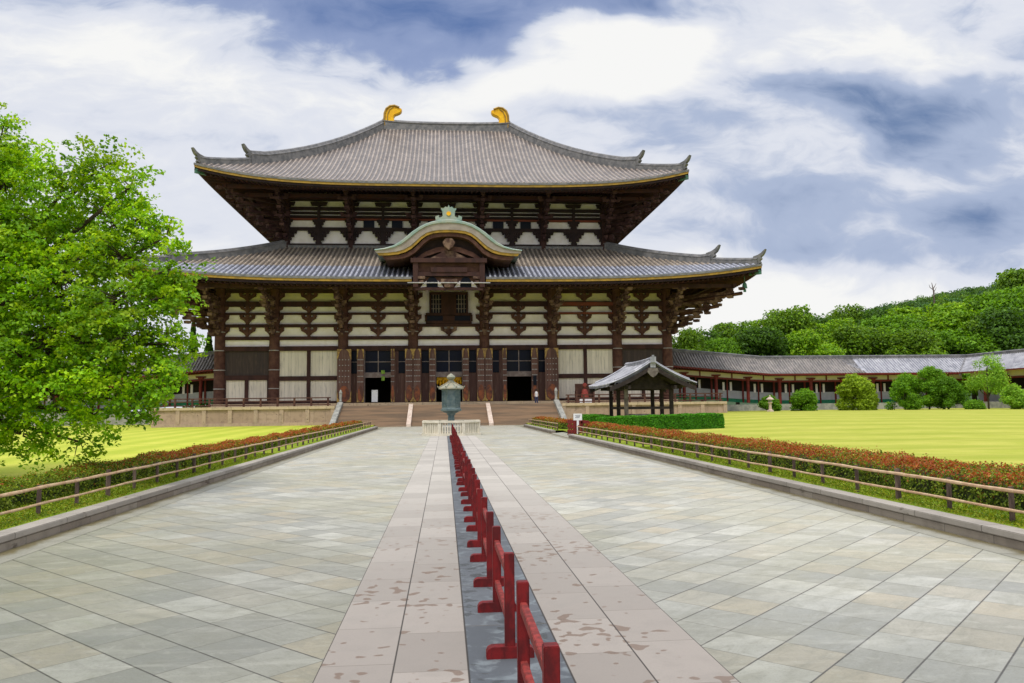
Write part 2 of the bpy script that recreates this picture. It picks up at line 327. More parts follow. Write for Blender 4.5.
# ------------------------------------------------------------------ mesh helpers
WL = {}
def setp(o, label=None, cat=None, group=None, kind=None):
    if label: o['label'] = label
    if cat: o['category'] = cat
    if group: o['group'] = group
    if kind: o['kind'] = kind
    return o
def thing(name, label, cat, loc=(0, 0, 0), group=None, rz=0):
    o = bpy.data.objects.new(name, None); COL.objects.link(o); o.location = loc; o.rotation_euler.z = rz
    o.empty_display_size = .2
    WL[o.name] = Vector(loc); return setp(o, label, cat, group)
class MB:
    """collects shapes in world coordinates; build() links them as one mesh"""
    def __init__(s): s.v = []; s.f = []
    def quad(s, *p): i = len(s.v); s.v += [tuple(q) for q in p]; s.f.append(tuple(range(i, i+len(p)))); return s
    def box(s, c, d, rz=0, taper=1.0, rx=0):
        i = len(s.v); cx, cy, cz = c; a, b, e = d[0]/2, d[1]/2, d[2]/2
        for z, k in ((-e, 1), (e, taper)):
            for x, y in ((-a, -b), (a, -b), (a, b), (-a, b)):
                x, y, zz = x*k, y*k, z
                if rx: y, zz = y*cos(rx)-zz*sin(rx), y*sin(rx)+zz*cos(rx)
                if rz: x, y = x*cos(rz)-y*sin(rz), x*sin(rz)+y*cos(rz)
                s.v.append((cx+x, cy+y, cz+zz))
        s.f += [tuple(i+q for q in f) for f in ((3, 2, 1, 0), (4, 5, 6, 7), (0, 1, 5, 4), (1, 2, 6, 5), (2, 3, 7, 6), (3, 0, 4, 7))]
        return s
    def bx(s, x0, x1, y0, y1, z0, z1): return s.box(((x0+x1)/2, (y0+y1)/2, (z0+z1)/2), (x1-x0, y1-y0, z1-z0))
    def tube(s, pts, rad, n=8, caps=True):
        pts = [Vector(p) for p in pts]; rad = [rad]*len(pts) if isinstance(rad, (int, float)) else rad
        i0 = len(s.v); ref = None
        for k, p in enumerate(pts):
            tv = (pts[min(k+1, len(pts)-1)]-pts[max(k-1, 0)]).normalized()
            if ref is None: ref = Vector((0, 0, 1)) if abs(tv.z) < .9 else Vector((1, 0, 0))
            a = tv.cross(ref).normalized(); b = a.cross(tv).normalized(); ref = b
            for j in range(n):
                q = p+(a*cos(2*pi*j/n)+b*sin(2*pi*j/n))*rad[k]; s.v.append(tuple(q))
        for k in range(len(pts)-1):
            for j in range(n):
                a0 = i0+k*n+j; a1 = i0+k*n+(j+1) % n; s.f.append((a0, a1, a1+n, a0+n))
        if caps: s.f.append(tuple(i0+j for j in range(n))[::-1]); s.f.append(tuple(i0+(len(pts)-1)*n+j for j in range(n)))
        return s
    def lathe(s, c, prof, n=24, rot=0.0):
        i0 = len(s.v)
        for r, z in prof:
            for j in range(n): s.v.append((c[0]+r*cos(2*pi*j/n+rot), c[1]+r*sin(2*pi*j/n+rot), c[2]+z))
        for k in range(len(prof)-1):
            for j in range(n):
                a0 = i0+k*n+j; a1 = i0+k*n+(j+1) % n; s.f.append((a0, a1, a1+n, a0+n))
        s.f.append(tuple(i0+j for j in range(n))[::-1]); s.f.append(tuple(i0+(len(prof)-1)*n+j for j in range(n)))
        return s
    def prism(s, pts, y0, y1, plane='xz'):
        """outline extruded along the missing axis"""
        i = len(s.v); n = len(pts)
        for yy in (y0, y1):
            for a, b in pts: s.v.append((a, yy, b) if plane == 'xz' else ((yy, a, b) if plane == 'yz' else (a, b, yy)))
        s.f.append(tuple(range(i, i+n))); s.f.append(tuple(range(i+n, i+2*n))[::-1])
        for j in range(n): s.f.append((i+j, i+n+j, i+n+(j+1) % n, i+(j+1) % n))
        return s
    def grid(s, rows):
        i = len(s.v); n = len(rows[0])
        for r in rows: s.v += [tuple(q) for q in r]
        for a in range(len(rows)-1):
            for b in range(n-1): s.f.append((i+a*n+b, i+a*n+b+1, i+(a+1)*n+b+1, i+(a+1)*n+b))
        return s
    def strip_solid(s, top, bot):
        """band between two polylines that share their point count (a closed ribbon)"""
        return s.grid([top, bot])
    def build(s, name, mat, parent=None, loc=None, smooth=False, bevel=0, label=None):
        base = Vector(loc) if loc is not None else (WL[parent.name] if parent else Vector((0, 0, 0)))
        me = bpy.data.meshes.new(name)
        v = np.array(s.v, dtype=np.float64).reshape(-1, 3)-np.array(base)
        me.from_pydata(v.tolist(), [], s.f); me.validate()
        me.materials.append(M[mat] if isinstance(mat, str) else mat)
        o = bpy.data.objects.new(name, me); COL.objects.link(o)
        if parent: o.parent = parent; o.location = base-WL[parent.name]
        else: o.location = base
        WL[o.name] = base
        import bmesh
        bm = bmesh.new(); bm.from_mesh(me); bmesh.ops.recalc_face_normals(bm, faces=bm.faces)
        if bevel: bmesh.ops.bevel(bm, geom=[e for e in bm.edges if len(e.link_faces) == 2 and e.calc_face_angle(0) > .6], offset=bevel, segments=2, affect='EDGES', clamp_overlap=True)
        bm.to_mesh(me); bm.free()
        if smooth:
            me.polygons.foreach_set('use_smooth', [True]*len(me.polygons))
            me.update()
            try: me.set_sharp_from_angle(angle=R(40))
            except Exception: pass
        if label: o['label'] = label
        return o
def copy_obj(o, parent, loc, rz=0.0, scale=None):
    """another instance (same mesh) with its children, placed at a world position"""
    c = o.copy(); COL.objects.link(c); c.parent = parent
    base = WL[parent.name] if parent else Vector((0, 0, 0))
    c.location = Vector(loc)-base; c.rotation_euler.z = rz; WL[c.name] = Vector(loc)
    if scale: c.scale = scale
    for ch in o.children:
        k = ch.copy(); COL.objects.link(k); k.parent = c
        for g in ch.children:
            q = g.copy(); COL.objects.link(q); q.parent = k
    return c

def leaf_mesh(name, pts, nrm, size, cols, parent=None, base=None, fold=.25):
    """one mesh of small folded leaves: centres, facing directions, sizes, colours"""
    n = len(pts); pts = np.asarray(pts); nrm = np.asarray(nrm); nrm = nrm/(np.linalg.norm(nrm, axis=1, keepdims=True)+1e-9)
    r = RNG.normal(size=(n, 3)); a = np.cross(nrm, r); a /= np.linalg.norm(a, axis=1, keepdims=True)+1e-9
    b = np.cross(nrm, a); s = np.asarray(size).reshape(-1, 1)*np.ones((n, 1))
    asp = RNG.uniform(.55, .9, (n, 1))
    v = np.empty((n, 4, 3)); v[:, 0] = pts-a*s*.5; v[:, 1] = pts+b*s*.5*asp+nrm*s*fold*.4; v[:, 2] = pts+a*s*.5-nrm*s*fold; v[:, 3] = pts-b*s*.5*asp+nrm*s*fold*.4
    bse = Vector(base) if base is not None else (WL[parent.name] if parent else Vector((0, 0, 0)))
    v = v.reshape(-1, 3)-np.array(bse)
    me = bpy.data.meshes.new(name); me.vertices.add(4*n); me.vertices.foreach_set('co', v.ravel())
    me.loops.add(4*n); me.loops.foreach_set('vertex_index', np.arange(4*n, dtype=np.int32))
    me.polygons.add(n); me.polygons.foreach_set('loop_start', np.arange(0, 4*n, 4, dtype=np.int32)); me.polygons.foreach_set('loop_total', np.full(n, 4, dtype=np.int32))
    me.update(calc_edges=True)
    at = me.color_attributes.new('Col', 'FLOAT_COLOR', 'POINT')
    c4 = np.ones((n, 4, 4)); c4[:, :, :3] = np.asarray(cols)[:, None, :]; at.data.foreach_set('color', c4.ravel())
    me.materials.append(M['leaves'])
    o = bpy.data.objects.new(name, me); COL.objects.link(o)
    if parent: o.parent = parent; o.location = bse-WL[parent.name]
    else: o.location = bse
    WL[o.name] = bse
    return o
def palette(n, cols, jit=.15):
    cols = np.array(cols); k = RNG.integers(0, len(cols), n); tt = RNG.random((n, 1)); k2 = RNG.integers(0, len(cols), n)
    c = cols[k]*(1-tt)+cols[k2]*tt; return np.clip(c*(1+RNG.normal(0, jit, (n, 1))), .003, .9)

# ================================================================== THE SETTING
def lawn_z(x, y):
    """the right-hand lawn climbs gently away from the path"""
    a = min(max((x-10.5)/22, 0), 1); b = min(max((y-22)/65, 0), 1); a = a*a*(3-2*a); b = b*b*(3-2*b)
    return .20+.80*a*b
KX0, KX1, YE = -6.65, 8.0, 87.0       # kerbs and end of the path
MB().quad((-2500, -400, -.6), (2500, -400, -.6), (2500, 2500, -.6), (-2500, 2500, -.6)).build('ground', 'ground')['kind'] = 'structure'
# a level field hidden beyond the cloister joins lawns to the horizon
MB().grid([[(KX0-.9, -6, .2), (KX0-.9, 200, .2)], [(-400, -6, .2), (-400, 200, .2)]]).build('left_lawn', 'lawn_left')['kind'] = 'structure'
rows = []
for x in [KX1+.9, 10.5, 12, 14, 16, 18, 20, 23, 26, 30, 33, 40, 60, 100, 250, 600]:
    rows.append([(x, y, lawn_z(x, y)) for y in [-6]+list(range(0, 100, 4))+[110, 140, 200]])
o = MB().grid(rows).build('right_lawn', 'lawn', smooth=True); o['kind'] = 'structure'
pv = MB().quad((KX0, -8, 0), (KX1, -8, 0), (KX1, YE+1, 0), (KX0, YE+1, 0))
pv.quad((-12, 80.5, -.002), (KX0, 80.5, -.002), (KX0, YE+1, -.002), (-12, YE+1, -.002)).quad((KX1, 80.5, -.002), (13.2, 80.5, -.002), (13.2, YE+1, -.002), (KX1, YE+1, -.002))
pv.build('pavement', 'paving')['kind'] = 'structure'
bd = MB()
for a, b in ((7.55, 8.0), (KX0, KX0+.5)): bd.quad((a, -8, .004), (b, -8, .004), (b, 80, .004), (a, 80, .004))
block_mat('border_slab', (.29, .28, .22), (.23, .225, .17), 1.3, 9, -1, 1)
mb_, t, b = new_mat('gutter_slab'); P = t.pos(); x, y, z = t.sep(P)
xa = t.math('ABSOLUTE', t.sub(x, .675)); n_ = t.noise(P, 1.6, 5, .65, .5); n2_ = t.noise(P, 22, 3, .7)
fy = t.math('FRACT', t.mul(y, 1/1.3)); jj = t.ramp(t.math('ABSOLUTE', t.sub(fy, .5)), .487, .497)
c = t.mix(t.ramp(n_, .35, .65), (.27, .255, .20), (.22, .21, .165)); c = t.mix(t.mul(t.ramp(n2_, .45, .75), .4), c, (.12, .115, .09))
c = t.mix(t.ramp(t.add(xa, t.mul(t.sub(n_, .5), .55)), 7.03, 7.28), c, (.13, .105, .045)); c = t.mix(t.mul(jj, .6), c, (.07, .06, .04))
t.put(b.inputs['Base Color'], c); t.put(b.inputs['Roughness'], t.ramp(xa, 7.0, 7.25, .65, .38)); M['gutter_slab'] = mb_
bd.build('pavement_border', 'gutter_slab')['kind'] = 'structure'
MB().quad((-1.02, -8, .004), (.18, -8, .004), (.18, 57.6, .004), (-1.02, 57.6, .004)).build('centre_path', 'slab_pink_left')['kind'] = 'structure'
MB().quad((.98, -8, .004), (2.21, -8, .004), (2.21, 57.6, .004), (.98, 57.6, .004)).build('centre_path', 'slab_pink')['kind'] = 'structure'
MB().quad((.18, -8, .004), (.98, -8, .004), (.98, 57.6, .004), (.18, 57.6, .004)).build('barrier_path', 'slab_blue')['kind'] = 'structure'
def kerb(side, segs):
    s = -1 if side < 0 else 1; x = KX0 if s < 0 else KX1
    for nm, mat, a, b, z0, z1 in (('kerb_base', 'kerb_base', .02, .34, -.1, .13), ('kerb_cap', 'kerb_cap', 0.0, .36, .134, .235)):
        m = MB()
        for y0, y1 in segs: m.bx(min(x+s*a, x+s*b), max(x+s*a, x+s*b), y0, y1, z0, z1)
        m.build(nm, mat, bevel=.012)['kind'] = 'structure'
kerb(-1, [(-6, 80.5)]); kerb(1, [(-6, 51.2), (59.5, 80.5)])
m = MB().quad((KX1, 51.2, .006), (10.6, 51.2, .22), (10.6, 59.5, .22), (KX1, 59.5, .006)); m.build('ramp', 'border_slab')['kind'] = 'structure'
for s, x0, x1 in ((-1, KX0-.35, KX0-2.3), (1, KX1+.35, KX1+2.3)):
    rows = []
    for i in range(9):
        x = x0+(x1-x0)*i/8
        rows.append([(x, y, .225+.03*sin(y*1.7+i)*sin(i/8*pi)) for y in np.arange(-6, 51.3, .4)])
    MB().grid(rows).build('grass_verge', 'verge', smooth=True)['kind'] = 'structure'
    y0 = 51.2 if s < 0 else 59.5
    MB().quad((x0, y0, .222), (x1, y0, .222), (x1, 81.5, .222), (x0, 81.5, .222)).build('grass_verge', 'verge')['kind'] = 'structure'
# short grass blades near the camera
def blades(x0, x1, y0, y1, n):
    y = y0+(y1-y0)*RNG.random(n)**1.6; x = RNG.uniform(x0, x1, n)
    pts = np.stack([x, y, np.full(n, .25)+RNG.uniform(0, .03, n)], 1)
    nr = RNG.normal(size=(n, 3))*np.array([1, 1, .5])+np.array([0, 0, .5])
    return pts, nr
for x0, x1 in ((KX0-2.2, KX0-.36), (KX1+.36, KX1+2.2)):
    pts, nr = blades(x0, x1, 8, 34, 26000)
    cl = palette(len(pts), [(.15, .24, .012), (.25, .33, .018), (.11, .18, .012), (.31, .30, .03)], .15)
    o = leaf_mesh('grass', pts, nr, .045, cl); setp(o, None, None, None, 'stuff')

# ================================================================== GREAT HALL
CY = 125.25
hall = thing('temple_hall', 'colossal dark timber temple hall with two tiled hipped roofs and golden finials', 'temple hall', (AX, CY, 2.3))
YF = 100.0; FZ = 2.7
XS = [4.5, 13.2, 21.6, 28.2]; COLX = [-x for x in XS[::-1]]+XS
def roof_fn(HX, HY, TX, TY, z0, z1, k, L, p=4):
    sidek = .88 if z0 > 25 else .5
    def prof(s): return z0+(z1-z0)*((1-k)*s+k*s*s)
    def pt(face, a, s):
        """face 0 front,1 back,2 left,3 right; a in -1..1 along the eave"""
        hx, hy = HX+(TX-HX)*s, HY+(TY-HY)*s
        z = prof(s)+L*(abs(a)**p if face < 2 else sidek+(1-sidek)*abs(a)**6)*(1-s)**2
        if face == 0: return (AX+a*hx, CY-hy, z)
        if face == 1: return (AX-a*hx, CY+hy, z)
        if face == 2: return (AX-hx, CY-a*hy*-1, z)
        return (AX+hx, CY+a*hy, z)
    return pt, prof
def build_roof(name, HX, HY, TX, TY, z0, z1, k, L, mat, ribmat, pitch, soff_in, eave_drop, gap=None, inner=None, p=4, ribr=.15):
    pt, prof = roof_fn(HX, HY, TX, TY, z0, z1, k, L, p)
    m = MB(); aa = [sin(i/24*pi/2) if i >= 0 else -sin(-i/24*pi/2) for i in range(-24, 25)]
    for f in range(4):
        m.grid([[pt(f, a, s/14) for a in aa] for s in range(15)])
    roof = m.build(name, mat, hall)
    r = MB(); NS = 12
    def rib(face, q, hmax, htop):
        s1 = 1.0 if abs(q) <= htop else (hmax-abs(q))/(hmax-htop)
        if s1 < .03: return
        pts = []
        for i in range(NS+1):
            s = s1*i/NS; h = hmax+(htop-hmax)*s; a = max(-1, min(1, q/h)); pts.append(Vector(pt(face, a, s)))
        i0 = len(r.v); ax = Vector((1, 0, 0)) if face < 2 else Vector((0, 1, 0))
        nn = 5
        for P in pts:
            for j in range(nn):
                an = pi*j/(nn-1); r.v.append(tuple(P+ax*cos(an)*ribr+Vector((0, 0, sin(an)*ribr*1.1-.02))))
        for kk in range(NS):
            for j in range(nn-1):
                a0 = i0+kk*nn+j; r.f.append((a0, a0+1, a0+1+nn, a0+nn))
        r.f.append(tuple(i0+j for j in range(nn)))
    nx = int(HX/pitch)
    for i in range(-nx, nx+1):
        q = i*pitch
        if gap and abs(q) < gap: continue
        rib(0, q, HX, TX)
    ny = int(HY/pitch)
    for i in range(-ny, ny+1):
        rib(2, i*pitch, HY, max(TY, .01)); rib(3, i*pitch, HY, max(TY, .01))
    r.build('tile_ribs', ribmat, roof, smooth=True)
    # eave: tile ends, gilt board, dark board, soffit with rafters
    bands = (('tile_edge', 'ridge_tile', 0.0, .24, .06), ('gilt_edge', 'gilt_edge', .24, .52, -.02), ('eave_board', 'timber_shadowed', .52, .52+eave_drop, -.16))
    for nm, mt, d0, d1, outw in bands:
        e = MB()
        for f in range(4):
            A = aa
            segs = [A] if not (gap and f == 0) else [[a for a in A if a*HX <= -gap]+[-gap/HX], [gap/HX]+[a for a in A if a*HX >= gap]]
            for sg in segs:
                def sh(P):
                    dx, dy = (0, -outw) if f == 0 else ((0, outw) if f == 1 else ((-outw, 0) if f == 2 else (outw, 0)))
                    return P[0]+dx, P[1]+dy, P[2]
                top = []; bot = []; bin_ = []
                for a in sg:
                    P = sh(pt(f, a, 0)); Q = pt(f, a, .04)
                    top.append((P[0], P[1], P[2]-d0)); bot.append((P[0], P[1], P[2]-d1)); bin_.append((Q[0], Q[1], P[2]-d1))
                e.grid([top, bot, bin_])
        if nm == 'gilt_edge' and False: pass
        e.build(nm, mt, roof)
    # soffit
    e = MB(); IX, IY = soff_in[0], soff_in[1]; zi = soff_in[2]; drop = .52+eave_drop-.02
    for f in range(4):
        out = []; mid = []; inn = []
        for a in aa:
            P = pt(f, a, 0); z = P[2]-drop
            Q = {0: (AX+a*IX, CY-IY), 1: (AX-a*IX, CY+IY), 2: (AX-IX, CY+a*IY), 3: (AX+IX, CY+a*IY)}[f]
            zz = zi+.3*(P[2]-drop-(z0-drop))
            out.append((P[0], P[1], z)); inn.append((Q[0], Q[1], zz)); mid.append(((P[0]+Q[0])/2, (P[1]+Q[1])/2, (z+zz)/2+.12))
        e.grid([out, mid, inn])
    e.build('eave_soffit', 'timber_soffit', roof)
    # rafters under the soffit
    e = MB()
    def zs(f, q, tt, H, I):
        a = max(-1, min(1, q/H)); P = pt(f, a, 0); zo = P[2]-drop; zz = zi+.3*(zo-(z0-drop)); return zo+(zz-zo)*tt
    n = int((HX-.4)/.62)
    for i in range(-n, n+1):
        q = i*.62
        if gap and abs(q) < gap: continue
        over = HY-IY; y0 = CY-HY+.35; tmax = 1.0 if abs(q) <= IX else max(.08, (HX-abs(q))/(HX-IX))
        pA = (AX+q, y0, zs(0, q, .04, HX, IX)-.14); pB = (AX+q, CY-HY+over*tmax, zs(0, q, tmax, HX, IX)-.14)
        e.tube([pA, pB], .12, 4)
    n = int((HY-.4)/.62)
    for sgn, f in ((-1, 2), (1, 3)):
        for i in range(-n, n//2):
            q = i*.62; over = HX-IX; tmax = 1.0 if abs(q) <= IY else max(.08, (HY-abs(q))/(HY-IY))
            e.tube([(AX+sgn*(HX-.35), CY+q, zs(f, q, .04, HY, IY)-.14), (AX+sgn*(HX-over*tmax), CY+q, zs(f, q, tmax, HY, IY)-.14)], .12, 4)
    e.build('rafters', 'timber_soffit', roof)
    return roof, pt, prof
SOF = dict()
up_roof, upt, uprof = build_roof('upper_roof', 31.0, 27.65, 10.0, .02, 30.2, 47.0, .37, 2.1, 'tile_upper', 'tile_rib_upper', .60, (21.8, 18.9, 31.2), .35)
lo_roof, lpt, lprof = build_roof('lower_roof', 37.5, 34.25, 21.6, 18.65, 17.1, 23.7, .15, 1.7, 'tile_lower', 'tile_rib_lower', .60, (28.3, 25.3, 17.3), .35, gap=4.3)

def ridge_band(m, pts, h, wd):
    """stacked ridge tiles along a line: a band with a round cap"""
    P = [Vector(p) for p in pts]; rows = []
    sec = [(-wd, -.5), (-wd, h*.55), (-wd*1.12, h*.58), (-wd*1.12, h*.66), (-wd*.8, h*.70), (-wd*.55, h*.93), (0, h), (wd*.55, h*.93), (wd*.8, h*.70), (wd*1.12, h*.66), (wd*1.12, h*.58), (wd, h*.55), (wd, -.5)]
    for i, p in enumerate(P):
        tv = P[min(i+1, len(P)-1)]-P[max(i-1, 0)]; tv.z = 0; tv.normalize(); sd_ = Vector((tv.y, -tv.x, 0))
        rows.append([p+sd_*a+Vector((0, 0, b)) for a, b in sec])
    m.grid(rows)
    for r in (rows[0], rows[-1]): m.quad(*r)
    return m
def ogre(m, p, dr, sc=1.0):
    """upturned end piece of a hip ridge; dr = outward direction in plan"""
    d_ = Vector(dr).normalized(); sd_ = Vector((d_.y, -d_.x, 0)); p = Vector(p)
    prof_ = [(-.6, -.5), (.15, -.5), (.45, -.3), (.3, .0), (.6, .25), (.45, .5), (.8, .75), (1.05, 1.15), (1.2, 1.55), (1.0, 1.45), (.6, 1.1), (.1, .85), (-.6, .7)]
    i = len(m.v); n = len(prof_)
    for s_ in (-.28, .28):
        for a, b in prof_: m.v.append(tuple(p+d_*a*sc+Vector((0, 0, b*sc))+sd_*s_*sc))
    m.f.append(tuple(range(i, i+n))); m.f.append(tuple(range(i+n, i+2*n))[::-1])
    for j in range(n): m.f.append((i+j, i+n+j, i+n+(j+1) % n, i+(j+1) % n))
def hips(roof, pt, s_break, h1, h2, HX, HY, TX, TY, fs=(0, 0, 1, 1)):
    for f, a in ((0, -1), (0, 1), (1, -1), (1, 1)):
        m = MB()
        A = [pt(f, a, s) for s in np.linspace(1, s_break, 12)]; B = [pt(f, a, s) for s in np.linspace(s_break, .02, 8)]
        A[-1] = (A[-1][0], A[-1][1], A[-1][2]+.25); ridge_band(m, A, h1, .42); B[-1] = (B[-1][0], B[-1][1], B[-1][2]+.1); ridge_band(m, B, h2, .34)
        ax = 1 if (f == 0 and a > 0) or (f == 1 and a < 0) else -1; ay = -1 if f == 0 else 1
        hip = m.build('hip_ridge', 'ridge_tile', roof, smooth=True)
        g = MB(); ogre(g, (A[-1][0], A[-1][1], A[-1][2]+h1*.35), (ax*(HX-TX), ay*(HY-TY), 0), 1.0); g.build('ridge_finial', 'ridge_tile', hip)
        g = MB(); ogre(g, (B[-1][0], B[-1][1], B[-1][2]+h2*.3), (ax*(HX-TX), ay*(HY-TY), 0), .85); g.build('ridge_finial', 'ridge_tile', hip)
        g = MB(); P = pt(f, a, 0.0); dn = Vector((ax, ay, 0)).normalized()
        g.box((P[0]-dn.x*.9, P[1]-dn.y*.9, P[2]-1.0), (1.5, .4, .5), rz=math.atan2(dn.y, dn.x)); g.build('corner_beam_end', 'copper_green', roof)
hips(up_roof, upt, .24, 1.55, .85, 31, 27.65, 10, .02)
hips(lo_roof, lpt, .29, 1.05, .75, 37.5, 34.25, 21.6, 18.65)
# main ridge
m = MB(); P = [(AX+x, CY, 46.65+.35*(abs(x)/10.2)**3) for x in np.linspace(-10.3, 10.3, 21)]; ridge_band(m, P, 1.45, .75); rdg = m.build('main_ridge', 'ridge_tile', up_roof, smooth=True)
# rib courses where the lower roof meets the upper wall
m = MB(); ridge_band(m, [(AX+x, CY-18.75, 23.65) for x in np.linspace(-21.9, 21.9, 9)], .35, .30)
for s in (-1, 1): ridge_band(m, [(AX+s*21.75, CY+y, 23.65) for y in np.linspace(-18.7, 18.7, 7)], .35, .30)
m.build('wall_flashing', 'ridge_tile', lo_roof)
# golden finials (ridge ends): boot-shaped, curling inward
def finial(s):
    outer = [(.15, 0), (.0, 1.1), (.05, 2.0), (.35, 2.75), (.95, 3.2), (1.7, 3.3), (2.5, 3.0)]
    inner = [(2.9, 2.85), (2.75, 2.35), (2.3, 2.1), (1.75, 1.9), (1.45, 1.5), (1.55, 1.05), (1.9, .75), (2.4, .45), (2.45, 0)]
    x0 = AX+s*9.95
    pts = [(x0-s*a*.96, 47.1+b*1.02) for a, b in outer+inner]
    g = MB().prism(pts, CY-.55, CY+.55).build('golden_finial', 'gold', up_roof, bevel=.10, smooth=True)
    rim = MB().tube([(x0-s*(a*.96-.06), CY-.62, 47.1+b*1.02+.02) for a, b in outer], .17, 6); rim.tube([(x0-s*(a*.96+.45), CY-.6, 47.1+b*.97) for a, b in outer[:5]], .10, 6)
    rim.build('curled_fin', 'gilt_edge', g, smooth=True)
for s in (-1, 1): finial(s)

# ---- lower storey: core walls, columns, beams
m = MB()
m.bx(AX-28.0, AX-27.9, YF+.4, 150.5, FZ, 17.6).bx(AX+27.9, AX+28.0, YF+.4, 150.5, FZ, 17.6).bx(AX-28, AX+28, 150.4, 150.5, FZ, 17.6)
m.build('side_wall', 'plaster', hall)
pr = MB().lathe((0, 0, 0), [(.66, 0), (.66, 5.0), (.62, 9.0), (.58, 14.6)], 20)
c0 = pr.build('column', 'timber_brown', hall, loc=(0, 0, 0), smooth=True)
bnd = MB()
for z in (1.9, 4.2, 6.6, 8.9): bnd.lathe((0, 0, z), [(.70, -.05), (.70, .05)], 20)
b0 = bnd.build('iron_bands', 'iron', c0, loc=(0, 0, 0), smooth=True)
side_y = [106.85, 115.6, 124.4, 133.2, 142.0, 150.2]
first = True
for x in COLX:
    if first: c0.location = Vector((AX+x, YF, FZ))-WL[hall.name]; WL[c0.name] = Vector((AX+x, YF, FZ)); first = False
    else: copy_obj(c0, hall, (AX+x, YF, FZ))
for y in side_y:
    for s in (-1, 1): copy_obj(c0, hall, (AX+s*28.2, y, FZ))
# wall fields per bay.  z levels read from the elevation
BAYS = [(COLX[i], COLX[i+1]) for i in range(7)]
def fr(m, x0, x1, z0, z1, y0, y1): m.bx(AX+x0, AX+x1, y0, y1, z0, z1)
for i, (a, b) in enumerate(BAYS):
    a0, b0_ = a+.4, b-.4
    f = MB(); fr(f, a0, b0_, 9.4, 15.1, YF+.12, YF+.3); f.build('plaster_wall', 'plaster', hall)
    f = MB(); fr(f, a0, b0_, 15.1, 17.4, YF+.12, YF+.3); f.build('plaster_wall', 'plaster_cream_shade' if i != 3 else 'plaster', hall, label='yellowish plaster band under the eave, shade put into its colour' if i != 3 else None)
    f = MB()
    for z0, z1, dp in ((10.62, 11.05, .25), (9.25, 9.82, .32), (12.2, 12.58, .28), (13.76, 14.02, .25), (14.78, 15.42, .30), (16.5, 16.95, .25)):
        if i == 3 and z0 > 12.6: continue
        fr(f, a0-.2, b0_+.2, z0, z1, YF-dp, YF+.12)
    mt = 'timber_dark'
    ob = f.build('tie_beams', mt, hall)
    if i == 5:
        f = MB(); fr(f, a0-.1, b0_+.1, 14.85, 15.3, YF-.36, YF-.303); fr(f, a0-.1, b0_+.1, 13.78, 14.0, YF-.30, YF-.253); f.build('repainted_beam', 'timber_red', ob, label='red beam faces right of the doors')
    if i in (0, 6):
        f = MB(); fr(f, a0, b0_, 6.2, 9.25, YF+.0, YF+.25); f.build('board_wall', 'planks_dark', hall)
        f = MB(); fr(f, a0-.1, b0_+.1, 5.65, 6.25, YF-.2, YF+.2); mid = (a+b)/2; fr(f, mid-.22, mid+.22, FZ, 5.65, YF-.15, YF+.2)
        fr(f, a0-.1, a0+.42, FZ, 5.65, YF-.14, YF+.2); fr(f, b0_-.42, b0_+.1, FZ, 5.65, YF-.14, YF+.2); fr(f, a0-.1, b0_+.1, FZ, FZ+.3, YF-.18, YF+.2); f.build('panel_frame', 'timber_dark', hall)
        f = MB(); fr(f, a0, b0_, FZ, 5.7, YF+.02, YF+.16); f.build('board_wall', 'planks_white', hall)
    if i in (1, 5):
        f = MB(); fr(f, a0, b0_, FZ, 9.3, YF+.02, YF+.16); f.build('board_wall', 'planks_white', hall)
        f = MB(); mid = (a+b)/2; fr(f, mid-.22, mid+.22, FZ+.3, 9.25, YF-.15, YF+.2); fr(f, a0-.1, mid-.22, 5.55, 6.1, YF-.18, YF+.2); fr(f, mid+.22, b0_+.1, 5.55, 6.1, YF-.18, YF+.2); fr(f, a0-.1, b0_+.1, FZ, FZ+.3, YF-.18, YF+.2)
        f.build('panel_frame', 'timber_dark', hall)
# side walls' framing (seen from a step aside)
f = MB()
for s in (-1, 1):
    for z0, z1 in ((10.6, 11.05), (9.2, 9.8), (12.2, 12.6), (13.76, 14.02), (14.78, 15.4), (5.6, 6.1)):
        f.bx(AX+s*28.2-.25, AX+s*28.2+.25, YF+.3, 150, z0, z1)
f.build('tie_beams', 'timber_dark', hall)
f = MB()
for s in (-1, 1): f.bx(AX+s*28.0-.12, AX+s*28.0+.12, YF+.5, 150, FZ, 9.2)
f.build('board_wall', 'planks_dark', hall)

# ---- wall brackets between the columns (bracket stacks lying on the plaster)
def wall_bracket(levels, wtop, wbot, th=.30, dark_rows=()):
    m = MB()
    for (z0, z1), k in levels:
        n = 4; h = (z1-z0)
        m.bx(-.17, .17, -th, 0, z0, z1)
        # curved arm: widening upward
        W, B = wtop*k, wbot*k; pts = []
        for j in range(7):
            q = j/6; pts.append((B+(W-B)*(q**1.6), z0+h*(.18+.42*q)))
        outline = [(-x, z) for x, z in pts[::-1]]+pts+[(W, z0+h*.78), (-W, z0+h*.78)]
        m.prism([(x, z) for x, z in outline], -th*.8, -.02)
        for xb in (-W*.82, 0, W*.82): m.box((xb, -th*.55, z0+h*.89), (.42, th*.9, h*.22), taper=1.15)
    return m
LV = [((11.05, 12.2), 1.0), ((12.58, 13.76), .92), ((14.02, 14.78), .85), ((15.42, 16.5), 1.05)]
wb = wall_bracket(LV, .95, .28).build('wall_bracket', 'timber_brown', hall, loc=(0, 0, 0))
first = True
for i, (a, b) in enumerate(BAYS):
    if i == 3: continue
    P = (AX+(a+b)/2, YF+.02, 0)
    if first: wb.location = Vector(P)-WL[hall.name]; first = False
    else: copy_obj(wb, hall, P)
hb = wall_bracket(LV, 1.15, .66).build('wall_bracket', 'timber_brown', hall, loc=(0, 0, 0))
first = True
for x in COLX:
    P = (AX+x, YF+.04, 0)
    if first: hb.location = Vector(P)-WL[hall.name]; first = False
    else: copy_obj(hb, hall, P)
